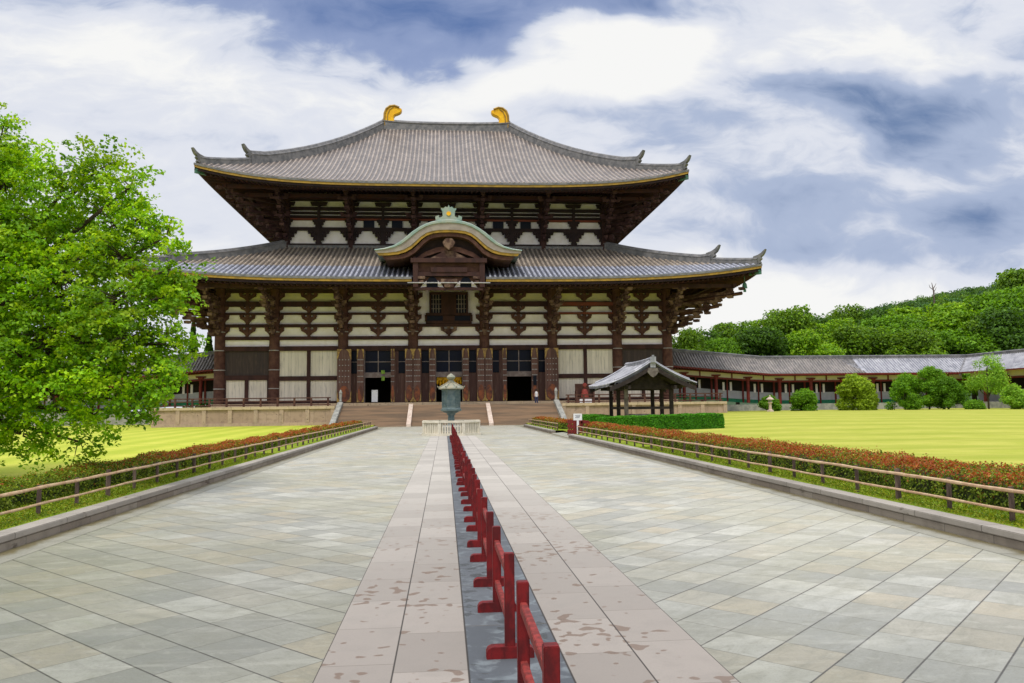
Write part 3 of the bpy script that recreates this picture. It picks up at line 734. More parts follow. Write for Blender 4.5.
lb = wall_bracket(LV[:1], 1.0, .3, .34).build('wall_bracket', 'timber_bracket', hall, loc=(0, 0, 0)); lb.location = Vector((AX, YF+.02, 0))-WL[hall.name]

# ---- projecting six-tier bracket sets
def bracket_set(tiers, z0, dz, p0, dp, cross, blk=.55, aw=.34, diag=1.0):
    m = MB()
    for k in range(tiers):
        L = (p0+dp*k)*diag; z = z0+dz*k
        m.box((0, -L/2, z), (aw, L, dz*.42)); m.box((0, -L-.05, z+.06), (aw*.9, .34, dz*.3))
        m.box((0, -L+.25, z+dz*.42), (blk, blk, dz*.40), taper=1.12)
        if k > 0: m.box((0, -L+.25-dp*diag, z+dz*.42), (blk, blk, dz*.38), taper=1.1)
        if cross and k in cross:
            w_ = cross[k]; yy = -L+.25
            m.box((0, yy, z+dz*.80), (w_, .30, dz*.36))
            for q in (-1, 1): m.box((q*w_*.43, yy, z+dz*1.12), (blk*.9, blk*.9, dz*.34), taper=1.12)
    return m
bs = bracket_set(6, 11.3, .86, .9, 1.12, {1: 1.3, 3: 1.5, 5: 2.0}).build('bracket_set', 'timber_bracket', hall, loc=(0, 0, 0))
first = True
for x in COLX:
    P = (AX+x, YF-.2, 0)
    if first: bs.location = Vector(P)-WL[hall.name]; first = False
    else: copy_obj(bs, hall, P)
for y in [YF]+side_y[:4]:
    copy_obj(bs, hall, (AX+28.4, y, 0), pi/2); copy_obj(bs, hall, (AX-28.4, y, 0), -pi/2)
cb = bracket_set(6, 11.35, .86, .9, 1.12, None, .6, .42, 1.38).build('corner_bracket', 'timber_bracket', hall, loc=(0, 0, 0))
cb.location = Vector((AX+28.3, YF-.1, 0))-WL[hall.name]; cb.rotation_euler.z = pi/4
copy_obj(cb, hall, (AX-28.3, YF-.1, 0), -pi/4)
# purlins carried by the bracket ends
m = MB()
for y, z, q in ((YF-6.6, 16.45, 34.6), (YF-4.3, 16.7, 32.4), (YF-2.0, 17.0, 30.4)):
    m.bx(AX-q, AX-4.2 if z > 16 else AX-3.9, y-.2, y+.2, z-.22, z+.22).bx(AX+(4.2 if z > 16 else 3.9), AX+q, y-.2, y+.2, z-.22, z+.22)
for d_, z in ((6.6, 16.45), (4.3, 16.7), (2.0, 17.0)):
    for s in (-1, 1): m.bx(AX+s*(28.2+d_)-.2, AX+s*(28.2+d_)+.2, YF-d_-.5, 152, z-.22, z+.22)
m.build('eave_purlins', 'timber_dark', hall)
# inclined tail rafters fanning out at the corners
m = MB()
for s in (-1, 1):
    for k, (z, L) in enumerate(((13.6, 5.4), (14.9, 7.8))):
        dn = Vector((s, -1, 0)).normalized(); A = Vector((AX+s*28.4, YF-.2, z)); m.tube([A, A+dn*L*1.3+Vector((0, 0, .55))], .22, 4)
        m.tube([A, A+Vector((s*L*.85, 0, .35))], .18, 4)
m.build('tail_rafters', 'timber_brown', hall)
for s in (-1, 1):
    P = lpt(0, s, 0); cx, cy, cz = P[0]-s*1.6, P[1]+1.6, P[2]-2.0
    m = MB().tube([(cx, cy, cz+.9), (cx, cy, cz)], .05, 5); m.lathe((cx, cy, cz-.75), [(.34, 0), (.30, .15), (.26, .5), (.12, .72), (.05, .78)], 10); m.box((cx, cy, cz-1.05), (.34, .05, .35))
    m.build('wind_bell', 'copper_green', hall)

# ---- doors
W1 = [-12.05, -11.35, -10.45, -7.33, -6.75, -5.65]
def window(m, g, x0, x1, z0, z1, nx, nz):
    fr(g, x0, x1, z0, z1, YF+.10, YF+.16)
    for i in range(1, nx): x = x0+(x1-x0)*i/nx; fr(m, x-.055, x+.055, z0, z1, YF+.02, YF+.098)
    for i in range(1, nz): z = z0+(z1-z0)*i/nz; fr(m, x0, x1, z-.05, z+.05, YF+.03, YF+.096)
def door_bay(cx, gold=False):
    """cx bay centre; wide lattice window over an open doorway, narrow windows beside it"""
    d_ = MB()
    for x0, x1, z0, z1 in ((-4.1, -3.42, FZ, 9.3), (3.42, 4.1, FZ, 9.3), (-3.42, -2.5, FZ, 6.35), (2.5, 3.42, FZ, 6.35), (-3.45, 3.45, 9.22, 9.3), (-2.52, -1.78, FZ, 9.2), (1.78, 2.52, FZ, 9.2)):
        fr(d_, cx+x0, cx+x1, z0, z1, YF-.02, YF+.2)
    pan = d_.build('door_panel', 'planks_door', hall)
    fm = MB(); fr(fm, cx-1.62, cx+1.62, 5.84, 6.42, YF-.12, YF+.25)
    for s in (-1, 1):
        fr(fm, *(sorted((cx+s*1.62, cx+s*1.80))), FZ, 9.25, YF-.16, YF+.2)
    fr(fm, cx-1.62, cx+1.62, 6.42, 6.50, YF-.05, YF+.1)
    fm.build('door_frame', 'lattice', hall)
    for x0, x1, nx, nz in ((-1.6, 1.6, 2, 2), (-3.4, -2.52, 1, 2), (2.52, 3.4, 1, 2)):
        g = MB(); m = MB(); window(m, g, cx+x0, cx+x1, 6.42, 9.22, nx, nz)
        wn = m.build('window', 'lattice', hall); g.build('pane', 'glass_dark', wn)
def leaf(cx, w, rot=0.0, z1=9.35, big=True):
    """round-topped folded door leaf with brass corners and a worn orange foot"""
    h = w/2; a = [(-h, FZ+.12), (h, FZ+.12)]
    a += [(h*cos(t_), z1-h*.9+h*.9*sin(t_)) for t_ in np.linspace(0, pi, 9)]
    l = MB().prism([(AX+cx+x, z) for x, z in a], YF-.95, YF-.72).build('door_leaf', 'planks_door', hall)
    b = MB()
    for s in (-1, 1): b.prism([(AX+cx+s*h*1.02, z1+.02), (AX+cx+s*h*.25, z1+.02), (AX+cx+s*h*.62, z1-.28), (AX+cx+s*h*.84, z1-1.0), (AX+cx+s*h*1.02, z1-1.3)], YF-.99, YF-.90)
    for s in (-1, 1): b.prism([(AX+cx+s*h*1.02, FZ+.1), (AX+cx+s*h*.2, FZ+.1), (AX+cx+s*h*.8, FZ+.5), (AX+cx+s*h*.93, FZ+1.2), (AX+cx+s*h*1.02, FZ+1.6)], YF-.99, YF-.90)
    b.build('brass_corner', 'brass', l)
    o_ = MB(); o_.prism([(AX+cx+h*.74*cos(t_), FZ+1.15+1.0*sin(t_)) for t_ in np.linspace(0, 2*pi, 13)[:-1]], YF-.985, YF-.955); o_.build('worn_patch', 'worn_orange', l)
    st = MB()
    for z in np.linspace(FZ+2.6, z1-1.3, 5):
        for q in (-.5, -.17, .17, .5): st.box((AX+cx+q*h*1.3, YF-.97, z), (.14, .06, .10))
    st.build('iron_studs', 'iron', l)
for cx in (-8.85, 0.0, 8.85): door_bay(cx)
for cx, w_ in ((-12.95, 1.7), (-4.98, .95), (-3.98, .95), (3.98, .95), (4.98, .95), (12.95, 1.7)): leaf(cx, w_)
for cx, w_ in ((-10.95, .85), (-7.0, .42), (-2.08, .80), (2.08, .80), (6.98, .5), (10.75, .8)): leaf(cx, w_)
# interior: dark floor, rear wall and gold added forward for the lit statue
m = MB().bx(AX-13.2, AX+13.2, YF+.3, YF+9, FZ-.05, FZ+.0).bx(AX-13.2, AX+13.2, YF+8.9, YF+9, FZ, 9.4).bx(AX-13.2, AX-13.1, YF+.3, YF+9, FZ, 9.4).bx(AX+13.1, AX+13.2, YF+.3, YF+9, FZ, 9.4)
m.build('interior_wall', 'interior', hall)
al = thing('gold_stand_in', 'gold canopy shape added inside the middle doorway for the glimpsed lit statue', 'canopy', (AX, YF+1.2, FZ))
m = MB()
for i in range(9):
    x = AX-1.5+i*.375; m.lathe((x, YF+1.2, 4.9-.25*(i % 2)), [(.02, 0), (.16, .2), (.19, .5), (.10, .85), (.05, .95)], 8)
m.bx(AX-1.55, AX+1.55, YF+1.1, YF+1.3, 5.45, 5.86).build('gold_pendants', 'gold', al, smooth=True)
# timber work over the three door bays
# ---- window box over the middle door
m = MB()
for x0, x1, z0, z1 in ((-2.9, 2.9, 12.62, 12.95), (-2.9, 2.9, 13.62, 13.95), (-3.0, -2.75, 12.9, 13.7), (2.75, 3.0, 12.9, 13.7), (-.75, .75, 12.9, 13.7), (-2.45, -2.2, 13.95, 16.4), (2.2, 2.45, 13.95, 16.4), (-.95, .95, 13.95, 16.3), (-2.45, 2.45, 16.3, 16.6)):
    fr(m, x0, x1, z0, z1, YF-.3, YF+.1)
m.build('lookout_frame', 'timber_dark', hall)
for s in (-1, 1):
    m = MB(); g = MB()
    fr(g, *(sorted((s*.75, s*2.75))), 12.95, 13.62, YF+.02, YF+.11); fr(g, *(sorted((s*.95, s*2.2))), 13.95, 16.3, YF+.02, YF+.11)
    for q in (1.25, 1.6, 1.95): fr(m, s*q-.05, s*q+.05, 13.95, 16.3, YF-.1, YF+.02)
    for z in (14.5, 15.1, 15.7): fr(m, *(sorted((s*.95, s*2.2))), z-.04, z+.04, YF-.12, YF-.1)
    wn = m.build('window', 'lattice', hall); g.build('pane', 'glass_dark', wn)

# ---- cusped gable (copper roof, gilt edge) over the middle bay
YG = 90.4
OUT = [(0, 23.75), (1.0, 23.7), (1.9, 23.5), (2.7, 23.22), (3.5, 22.78), (4.2, 22.3), (4.9, 21.7), (5.6, 21.12), (6.4, 20.65), (7.4, 20.35), (8.5, 20.2)]
INN = [(0, 22.35), (1.0, 22.33), (1.9, 22.22), (2.6, 21.98), (3.2, 21.55), (3.8, 20.95), (4.4, 20.42), (5.1, 20.05), (6.0, 19.82), (7.2, 19.72), (8.3, 19.72)]
def sym(p): return [(-x, z) for x, z in p[::-1]]+p[1:]
gab = None
O_, I_ = sym(OUT), sym(INN)
m = MB(); m.grid([[(AX+x, y, z) for x, z in O_] for y in (YG, YG+3, YG+8, YG+14)])
MID = [((a[0]*.14+b[0]*.86), a[1]*.14+b[1]*.86) for a, b in zip(O_, I_)]
gab = m.build('gable_roof', 'copper_patina', hall, smooth=True)
HALF = [((a[0]*.70+b[0]*.30), a[1]*.70+b[1]*.30) for a, b in zip(O_, I_)]
m = MB(); m.grid([[(AX+x, YG, z) for x, z in O_], [(AX+x, YG-.12, z-.1) for x, z in O_], [(AX+x, YG-.12, z+.04) for x, z in HALF], [(AX+x, YG, z) for x, z in HALF]]); m.build('verge_roll', 'copper_patina', gab, smooth=True)
m = MB(); m.grid([[(AX+x, YG, z) for x, z in HALF], [(AX+x, YG+.02, z) for x, z in MID], [(AX+x*.985, YG+.25, z) for x, z in MID]]); m.build('fascia', 'copper_fascia', gab)
m = MB(); GB = [(x*.985, z) for x, z in MID]; GI = [(x*.978, z-.27) for x, z in GB]; m.grid([[(AX+x, YG+.1, z) for x, z in GB], [(AX+x, YG+.12, z) for x, z in GI], [(AX+x, YG+.5, z) for x, z in GI]]); m.build('gilt_edge', 'gilt_edge', gab)
DK = [(x*.96, z-.05) for x, z in GI]; BB = [(x*.95, z-.40) for x, z in DK]
m = MB(); m.grid([[(AX+x, YG+.3, z) for x, z in DK], [(AX+x, YG+.32, z) for x, z in BB], [(AX+x, YG+12, z) for x, z in BB]]); m.build('bargeboard', 'timber_brown', gab)
m = MB()   # tympanum, set back, with bow beam
ty = [(x, z) for x, z in BB if abs(x) < 4.4]
m.prism([(AX-4.1, 18.9)]+[(AX+x, z-.02) for x, z in ty]+[(AX+4.1, 18.9)], YG+1.6, YG+1.8); m.build('tympanum', 'timber_shadowed', gab)
m = MB(); m.prism([(AX+x, z) for x, z in [(-3.9, 19.3), (-2.8, 20.1), (-1.4, 20.65), (0, 20.85), (1.4, 20.65), (2.8, 20.1), (3.9, 19.3), (3.5, 19.2), (2.5, 19.65), (1.2, 20.1), (0, 20.25), (-1.2, 20.1), (-2.5, 19.65), (-3.5, 19.2)]], YG+1.0, YG+1.55)
m.build('bow_beam', 'timber_brown', gab)
m = MB()
for s in (-1, 1): m.prism([(AX+s*x, z) for x, z in [(0, 20.2), (.5, 20.3), (1.1, 19.9), (1.9, 19.5), (2.4, 19.25), (0, 19.25)]], YG+.8, YG+1.2)
m.prism([(AX+x, z) for x, z in [(-.35, 21.6), (.35, 21.6), (.75, 21.1), (.5, 20.6), (0, 20.2), (-.5, 20.6), (-.75, 21.1)]], YG+.2, YG+.5)
m.build('carved_pendant', 'timber_bracket', gab, bevel=.05)
m = MB(); cp = [(-1.75, 23.7), (-1.8, 24.15), (-1.35, 24.35), (-1.25, 24.0), (-.8, 24.2), (-.85, 24.9), (-1.05, 25.3), (-.7, 25.25), (-.45, 25.5), (-.15, 25.4), (0, 25.75), (.15, 25.4), (.45, 25.5), (.7, 25.25), (1.05, 25.3), (.85, 24.9), (.8, 24.2), (1.25, 24.0), (1.35, 24.35), (1.8, 24.15), (1.75, 23.7)]
m.prism([(AX+x*.86, 23.7+(z-23.7)*.88) for x, z in cp], YG+.1, YG+.6); cr = m.build('crest', 'copper_patina', gab)
m = MB(); m.prism([(AX+.26*cos(a), 24.45+.24*sin(a)) for a in np.linspace(0, 2*pi, 17)[:-1]], YG-.02, YG+.098); m.build('gold_boss', 'gold', cr)
YP = YG-.55
# box front under the gable
m = MB()
fr(m, -4.15, -3.55, 15.9, 19.3, YP+.9, YP+1.5); fr(m, 3.55, 4.15, 15.9, 19.3, YP+.9, YP+1.5); fr(m, -4.4, 4.4, 18.75, 19.25, YP+.75, YP+1.5)
fr(m, -3.55, 3.55, 17.2, 17.65, YP+1.0, YP+1.4); fr(m, -2.1, 2.1, 17.65, 18.2, YP+.9, YP+1.3); fr(m, -3.9, 3.9, 15.55, 15.85, YP+1.0, YP+1.4)
for s in (-1, 1): m.bx(AX+s*4.0-.12, AX+s*4.0+.12, YP+1.5, YF+.2, 15.6, 19.6)
bxf = m.build('porch_frame', 'timber_dark', gab)
m = MB(); fr(m, -3.55, 3.55, 15.85, 18.75, YP+1.42, YP+1.6); m.build('porch_boards', 'timber_brown', gab)
for s in (-1, 1):
    m = MB(); m.prism([(AX+s*1.95+x, z) for x, z in [(-.62, 15.9), (-.62, 16.6), (-.35, 17.05), (0, 17.18), (.35, 17.05), (.62, 16.6), (.62, 15.9)]], YP+1.38, YP+1.415)
    m.build('arched_opening', 'glass_dark', gab)
m = MB()
for s in (-1, 1):
    for q in (-1, 1): m.prism([(AX+s*1.95+q*x, z) for x, z in [(.66, 16.7), (.66, 16.0), (1.35, 15.9), (1.1, 16.25)]], YP+1.37, YP+1.41)
m.build('plaster_infill', 'plaster', gab)
m = MB(); m.box((AX, YP+.98, 16.6), (1.9, .2, .5)); m.box((AX, YP+.96, 16.1), (1.1, .2, .5)); 
for s in (-1, 1): m.box((AX+s*3.2, YP+.96, 17.0), (.9, .2, .35)); m.box((AX+s*3.2, YP+.96, 16.5), (.5, .2, .4))
m.build('porch_brackets', 'timber_bracket', gab, bevel=.04)
m = MB().tube([(AX-4.75, YP+.5, 16.32), (AX+4.75, YP+.5, 16.32)], .075, 6); m.build('rain_gutter', 'iron', hall)
m = MB(); fr(m, -4.1, 4.1, 17.9, 18.0, YP+1.5, YF+.2); m.build('porch_ceiling', 'timber_soffit', gab)

# ---- upper storey
YU = 106.6; UX = [-21.6, -13.05, -4.5, 4.5, 13.05, 21.6]
m = MB(); m.bx(AX-21.5, AX+21.5, YU+.2, YU+.4, 23.4, 31.2).bx(AX-21.5, AX-21.3, YU+.4, 143.9, 23.4, 31.2).bx(AX+21.3, AX+21.5, YU+.4, 143.9, 23.4, 31.2).bx(AX-21.5, AX+21.5, 143.8, 143.9, 23.4, 31.2)
m.build('upper_wall', 'plaster', hall)
uc = MB().lathe((0, 0, 0), [(.5, 0), (.5, 7.6)], 14).build('upper_column', 'timber_dark', hall, loc=(0, 0, 0), smooth=True); first = True
for x in UX:
    P = (AX+x, YU, 23.4)
    if first: uc.location = Vector(P)-WL[hall.name]; first = False
    else: copy_obj(uc, hall, P)
m = MB()
for z0, z1, dp in ((23.66, 24.13, .35), (25.95, 26.35, .3), (27.70, 27.98, .25), (28.2, 28.48, .28), (28.72, 29.12, .28), (30.0, 31.0, .35)):
    m.bx(AX-21.8, AX+21.8, YU-dp, YU+.2, z0, z1)
    for s in (-1, 1): m.bx(AX+s*21.5-.25, AX+s*21.5+.25, YU+.2, 143.9, z0, z1)
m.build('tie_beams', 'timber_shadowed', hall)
for i in (1, 2, 3):
    a, b = UX[i]+.5, UX[i+1]-.5
    for c_ in ((a*3+b)/4, (a+3*b)/4): MB().bx(AX+c_-.72, AX+c_+.72, YU-.10, YU+.198, 26.35, 27.36).build('window', 'glass_dark', hall)
for i in (0, 1, 2, 3, 4):
    a, b = UX[i]+.5, UX[i+1]-.5; MB().bx(AX+a, AX+b, YU-.16, YU+.19, 27.36, 27.62).build('lintel', 'timber_red', hall)
def stepped(half=False, s=1):
    """perforated stepped bracket: inverted stair of blocks"""
    m = MB(); z0 = 24.13
    for k, (w_, h) in enumerate(((.32, .48), (.68, .48), (1.05, .48), (1.45, .42))):
        z = z0+.46*k
        m.box((0, -.17, z+.34), (w_*2, .30, .20)); n = 1+k
        for j in range(-n, n+1): m.box((w_*.86*j/max(n, 1), -.17, z+.12), (.26, .32, .26))
    for k, w_ in enumerate((.38, .62, .85)):
        z = 26.35+.36*k; m.box((0, -.17, z+.26), (w_*2, .3, .17)); 
        for j in range(-k-1, k+2): m.box((w_*.8*j/(k+1), -.17, z+.10), (.24, .32, .2))
    m.box((0, -.17, 26.9), (.34, .34, 5.6)); m.box((0, -.17, 29.55), (1.9, .3, .5), taper=1.2)
    return m
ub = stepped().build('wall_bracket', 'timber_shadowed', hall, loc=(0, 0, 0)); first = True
xs = [(UX[i]+UX[i+1])/2 for i in range(5)]+UX
for x in xs:
    P = (AX+x, YU-.02, 0)
    if first: ub.location = Vector(P)-WL[hall.name]; first = False
    else: copy_obj(ub, hall, P)
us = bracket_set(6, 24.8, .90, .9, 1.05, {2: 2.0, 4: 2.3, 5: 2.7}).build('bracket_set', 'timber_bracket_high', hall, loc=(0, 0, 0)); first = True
for x in UX:
    P = (AX+x, YU-.2, 0)
    if first: us.location = Vector(P)-WL[hall.name]; first = False
    else: copy_obj(us, hall, P)
for y in (YU, YU+8.8, YU+17.6, YU+26.4):
    copy_obj(us, hall, (AX+21.8, y, 0), pi/2); copy_obj(us, hall, (AX-21.8, y, 0), -pi/2)
uq = bracket_set(6, 24.9, .90, .9, 1.05, None, .6, .42, 1.38).build('corner_bracket', 'timber_bracket_high', hall, loc=(0, 0, 0))
uq.location = Vector((AX+21.7, YU-.1, 0))-WL[hall.name]; uq.rotation_euler.z = pi/4; copy_obj(uq, hall, (AX-21.7, YU-.1, 0), -pi/4)
m = MB()
for d_, z in ((6.4, 30.1), (4.2, 29.6), (2.0, 30.0)):
    m.bx(AX-21.6-d_, AX+21.6+d_, YU-d_-.2, YU-d_+.2, z-.22, z+.22)
    for s in (-1, 1): m.bx(AX+s*(21.6+d_)-.2, AX+s*(21.6+d_)+.2, YU-d_-.4, 145, z-.22, z+.22)
m.build('eave_purlins', 'timber_soffit', hall)

# ================================================================== TERRACE, STAIRS, RAILINGS
TZ = 2.35; TY0 = 91.0
ter = thing('stone_terrace', 'tall tan stone terrace carrying the temple hall', 'terrace', (AX, TY0, 0))
m = MB().bx(AX-33, AX-13.0, TY0+.12, 160, -.3, TZ-.3).bx(AX+13.0, AX+32.4, TY0+.12, 160, -.3, TZ-.3).bx(AX-13, AX+13, 93.6, 160, -.3, TZ-.3); m.build('panel_wall', 'terrace_panel', ter)
m = MB().bx(AX-33.2, AX-13.0, TY0-.05, 160.2, TZ-.3, TZ).bx(AX+13.0, AX+32.6, TY0-.05, 160.2, TZ-.3, TZ).bx(AX-13, AX+13, 93.5, 160.2, TZ-.3, TZ); m.build('coping', 'terrace_coping', ter)
m = MB()
for s, x0, x1 in ((-1, 13.2, 33.0), (1, 13.2, 32.4)):
    n = 7
    for i in range(n+1):
        x = AX+s*(x0+(x1-x0)*i/n); MB().bx(x-.22, x+.22, TY0, TY0+.3, .55, TZ-.3).build('pilaster', 'terrace_stone', ter)
    MB().bx(min(AX+s*x0, AX+s*x1), max(AX+s*x0, AX+s*x1), TY0+.02, TY0+.2, -.3, .55).build('plinth_course', 'terrace_stone', ter)
MB().bx(AX-29, AX+29, 98.6, 152, TZ, FZ).build('plinth', 'terrace_coping', ter)
stc = thing('stone_staircase', 'very wide brown stone staircase climbing to the hall doors', 'staircase', (AX, 87, 0))
m = MB(); n = 15
for i in range(n):
    z1 = TZ*(i+1)/n; y = 87.1+i*.44; m.bx(AX-12.4, AX+12.4, y, 93.7, TZ*i/n-(.3 if i == 0 else 0), z1)
m.build('steps', 'stone_step', stc)
for s in (-1, 1):
    m = MB(); m.prism([(86.6, -.1), (86.6, .35), (87.2, .55), (93.6, TZ+.45), (94.2, TZ+.45), (94.2, -.1)], AX+s*12.7-.3, AX+s*12.7+.3, 'yz'); m.build('cheek_wall', 'stone_grey', stc, bevel=.03)
    m = MB(); x = AX+s*4.5; m.prism([(86.7, -.05), (86.7, .28), (93.5, TZ+.16), (93.5, -.05)], x-.24, x+.24, 'yz'); m.build('dividing_ramp', 'stone_pale', stc)
    m = MB(); m.lathe((AX+s*12.7, 94.0, TZ+.45), [(.14, 0), (.17, .12), (.13, .3), (.15, .6), (.17, .95), (.2, 1.05), (.12, 1.3), (.02, 1.45)], 10); m.build('stair_post', 'stone_grey', stc)
def railing(x0, x1, label):
    y = TY0+.55; t_ = thing('wooden_railing', label, 'railing', ((x0+x1)/2, y, TZ))
    n = int(round((x1-x0)/1.9))
    for i in range(n+1):
        x = x0+(x1-x0)*i/n; MB().bx(x-.10, x+.10, y-.10, y+.10, TZ, TZ+1.0).build('post', 'timber_brown', t_)
    for z, h in ((.95, .12), (.62, .10), (.18, .12)):
        MB().bx(x0-.3, x1+.3, y-.07, y+.07, TZ+z-h/2, TZ+z+h/2).build('rail', 'timber_brown', t_)
railing(AX-32.5, AX-13.8, 'low brown wooden railing on the terrace left of the stairs')
railing(AX+13.8, AX+32.0, 'low brown wooden railing on the terrace right of the stairs')

# ================================================================== LANTERN AND ITS STONE FENCE
LX, LY = AX-.10, 60.0
ln = thing('bronze_lantern', 'tall octagonal green bronze lantern on the axis before the hall', 'lantern', (LX, LY, 0)); r8 = pi/8
c = (LX, LY, 0)
MB().lathe(c, [(1.25, 0), (1.25, .25), (1.0, .3), (1.0, .6), (.8, .7)], 8, r8).build('pedestal', 'stone_grey', ln)
MB().lathe(c, [(.42, .7), (.26, .85), (.24, 1.45), (.32, 1.5), (.32, 1.6), (.4, 1.62), (.80, 1.82), (.80, 1.90)], 16).build('stem', 'bronze', ln, smooth=True)
fb = MB().lathe(c, [(.68, 1.90), (.70, 3.40)], 8, r8).build('fire_box', 'bronze', ln)
m = MB()
for k in range(8):
    a = r8+k*pi/4; x, y = LX+.715*cos(a), LY+.715*sin(a); m.tube([(x, y, 1.9), (x, y, 3.40)], .035, 6)
    am = a+pi/8; ap = .70*cos(pi/8)+.01
    for z in np.linspace(2.2, 3.3, 6): m.box((LX+ap*cos(am), LY+ap*sin(am), z), (.03, .48, .022), rz=am)
    for q in (-.16, 0, .16): m.box((LX+ap*cos(am)-q*sin(am), LY+ap*sin(am)+q*cos(am), 2.75), (.034, .02, 1.15), rz=am)
m.lathe(c, [(.76, 1.88), (.78, 1.92), (.76, 2.0)], 8, r8); m.lathe(c, [(.76, 3.32), (.78, 3.36), (.74, 3.42)], 8, r8)
m.build('lattice_doors', 'bronze', fb)
m = MB(); pr_ = [(.80, 3.40), (1.02, 3.44), (1.00, 3.52), (.80, 3.62), (.5, 3.78), (.26, 3.92), (.16, 3.95)]
m.lathe(c, pr_, 8, r8)
for k in range(8):
    a = r8+k*pi/4; m.tube([(LX+r_*cos(a), LY+r_*sin(a), z+.02) for r_, z in ((.2, 3.95), (.5, 3.79), (.8, 3.63), (1.0, 3.53), (1.08, 3.57), (1.10, 3.64))], .04, 6)
m.build('lantern_roof', 'bronze_roof', ln)
MB().lathe(c, [(.22, 3.95), (.26, 4.0), (.2, 4.06), (.14, 4.1), (.28, 4.2), (.33, 4.32), (.28, 4.43), (.14, 4.54), (.02, 4.62)], 16).build('jewel', 'bronze_roof', ln, smooth=True)
fn = thing('stone_fence', 'low octagonal white stone fence ringing the bronze lantern', 'fence', (LX, LY, 0))
RF = 2.17; segs = [(r8+k*pi/4) for k in range(8)]
m = MB(); m2 = MB(); m3_ = MB(); pb = MB()
for k in range(8):
    a0, a1 = r8+k*pi/4, r8+(k+1)*pi/4; A = Vector((LX+RF*cos(a0), LY+RF*sin(a0), 0)); B = Vector((LX+RF*cos(a1), LY+RF*sin(a1), 0))
    mid = (A+B)/2; dd = B-A; rz = math.atan2(dd.y, dd.x)
    m.box((mid.x, mid.y, 1.0), (dd.length+.18, .30, .17), rz); m2.box((mid.x, mid.y, .08), (dd.length+.2, .36, .16), rz)
    front = abs((a0+a1)/2-3*pi/2) < .1
    for j in range(9):
        if j in (0,): m3_.box((A.x, A.y, .53), (.22, .22, .76), a0); continue
        P = A+dd*j/9; pb.box((P.x, P.y, .53), (.105, .10, .76), rz)
fr_ = m.build('top_rail', 'stone_white', fn, bevel=.02); m2.build('base_rail', 'stone_white', fn); m3_.build('corner_posts', 'stone_white', fn); pb.build('balusters', 'stone_white', fn)

# ================================================================== RED BARRIERS DOWN THE AXIS
ORD = ['nearest', 'second', 'third', 'fourth', 'fifth', 'sixth', 'seventh', 'eighth', 'ninth', 'tenth', 'eleventh', 'twelfth', 'thirteenth', 'fourteenth', 'fifteenth', 'sixteenth', 'seventeenth', 'eighteenth', 'nineteenth', 'twentieth', 'twenty-first']
BX = .545
def barrier():
    t_ = thing('red_barrier', 'nearest red wooden barrier of the row, cut by the bottom edge', 'barrier', (BX, 4.2, 0), 'red wooden barriers along the centre of the path')
    for i, y in enumerate((4.2, 5.7)):
        MB().box((BX, y, .43), (.085, .085, .86)).build('post', 'red_paint', t_, bevel=.006)
        ft = MB(); ft.prism([(BX-.20, .0), (BX-.20, .055), (BX-.185, .085), (BX-.15, .10), (BX+.15, .10), (BX+.185, .085), (BX+.20, .055), (BX+.20, 0)], y-.055, y+.055); ft.build('foot', 'red_paint', t_, bevel=.004)
    for z, h in ((.69, .07), (.29, .07)):
        MB().box((BX, 4.95, z), (.05, 1.42, h)).build('rail', 'red_paint_rail', t_, bevel=.005)
    return t_
b0 = barrier()
for k in range(1, 21):
    y = 4.2+2.62*k
    c_ = copy_obj(b0, None, (BX+random.uniform(-.022, .022), y+random.uniform(-.03, .03), 0), random.uniform(-.02, .02))
    c_['label'] = ORD[k]+' red wooden barrier from the camera in the centre row' if k < 20 else 'farthest red wooden barrier of the row, against the stone fence'

# ================================================================== BAMBOO FENCES
def bamboo(x, ys, label, gaps=()):
    t_ = thing('bamboo_fence', label, 'fence', (x, ys[0], .2))
    y = ys[0]; k = 0; kk = []
    while y <= ys[1]:
        big = k % 4 == 0; kk.append(y); r_ = .052 if big else .04; h = .62 if big else .58
        jx = random.uniform(-.015, .015)
        MB().tube([(x+jx, y, .1), (x+jx+random.uniform(-.01, .01), y, .2+h)], r_, 8).build('post', 'post_wood', t_, smooth=True)
        k += 1; y += 1.5
    for z, rr in ((.735, .030), (.44, .024)):
        s0 = ys[0]-.2
        while s0 < ys[1]:
            s1 = min(s0+6.0, ys[1]+.2); n = 16; off = -.06 if x > 0 else .06
            pts = [(x+off+.003*sin(i*1.3), s0+(s1-s0)*i/n, z+.005*sin(i*.9+s0)) for i in range(n+1)]
            MB().tube(pts, [rr*(1.12 if i % 3 == 0 else .95) for i in range(n+1)], 7).build('rail', 'bamboo', t_, smooth=True)
            s0 = s1-.05
bamboo(KX0-.68, (6.15, 80), 'long two-rail bamboo fence beside the left kerb')
bamboo(KX1+.58, (2.5, 50.5), 'long two-rail bamboo fence beside the right kerb, near the camera')
bamboo(KX1+.58, (60, 80), 'short far two-rail bamboo fence right of the path by the stairs')

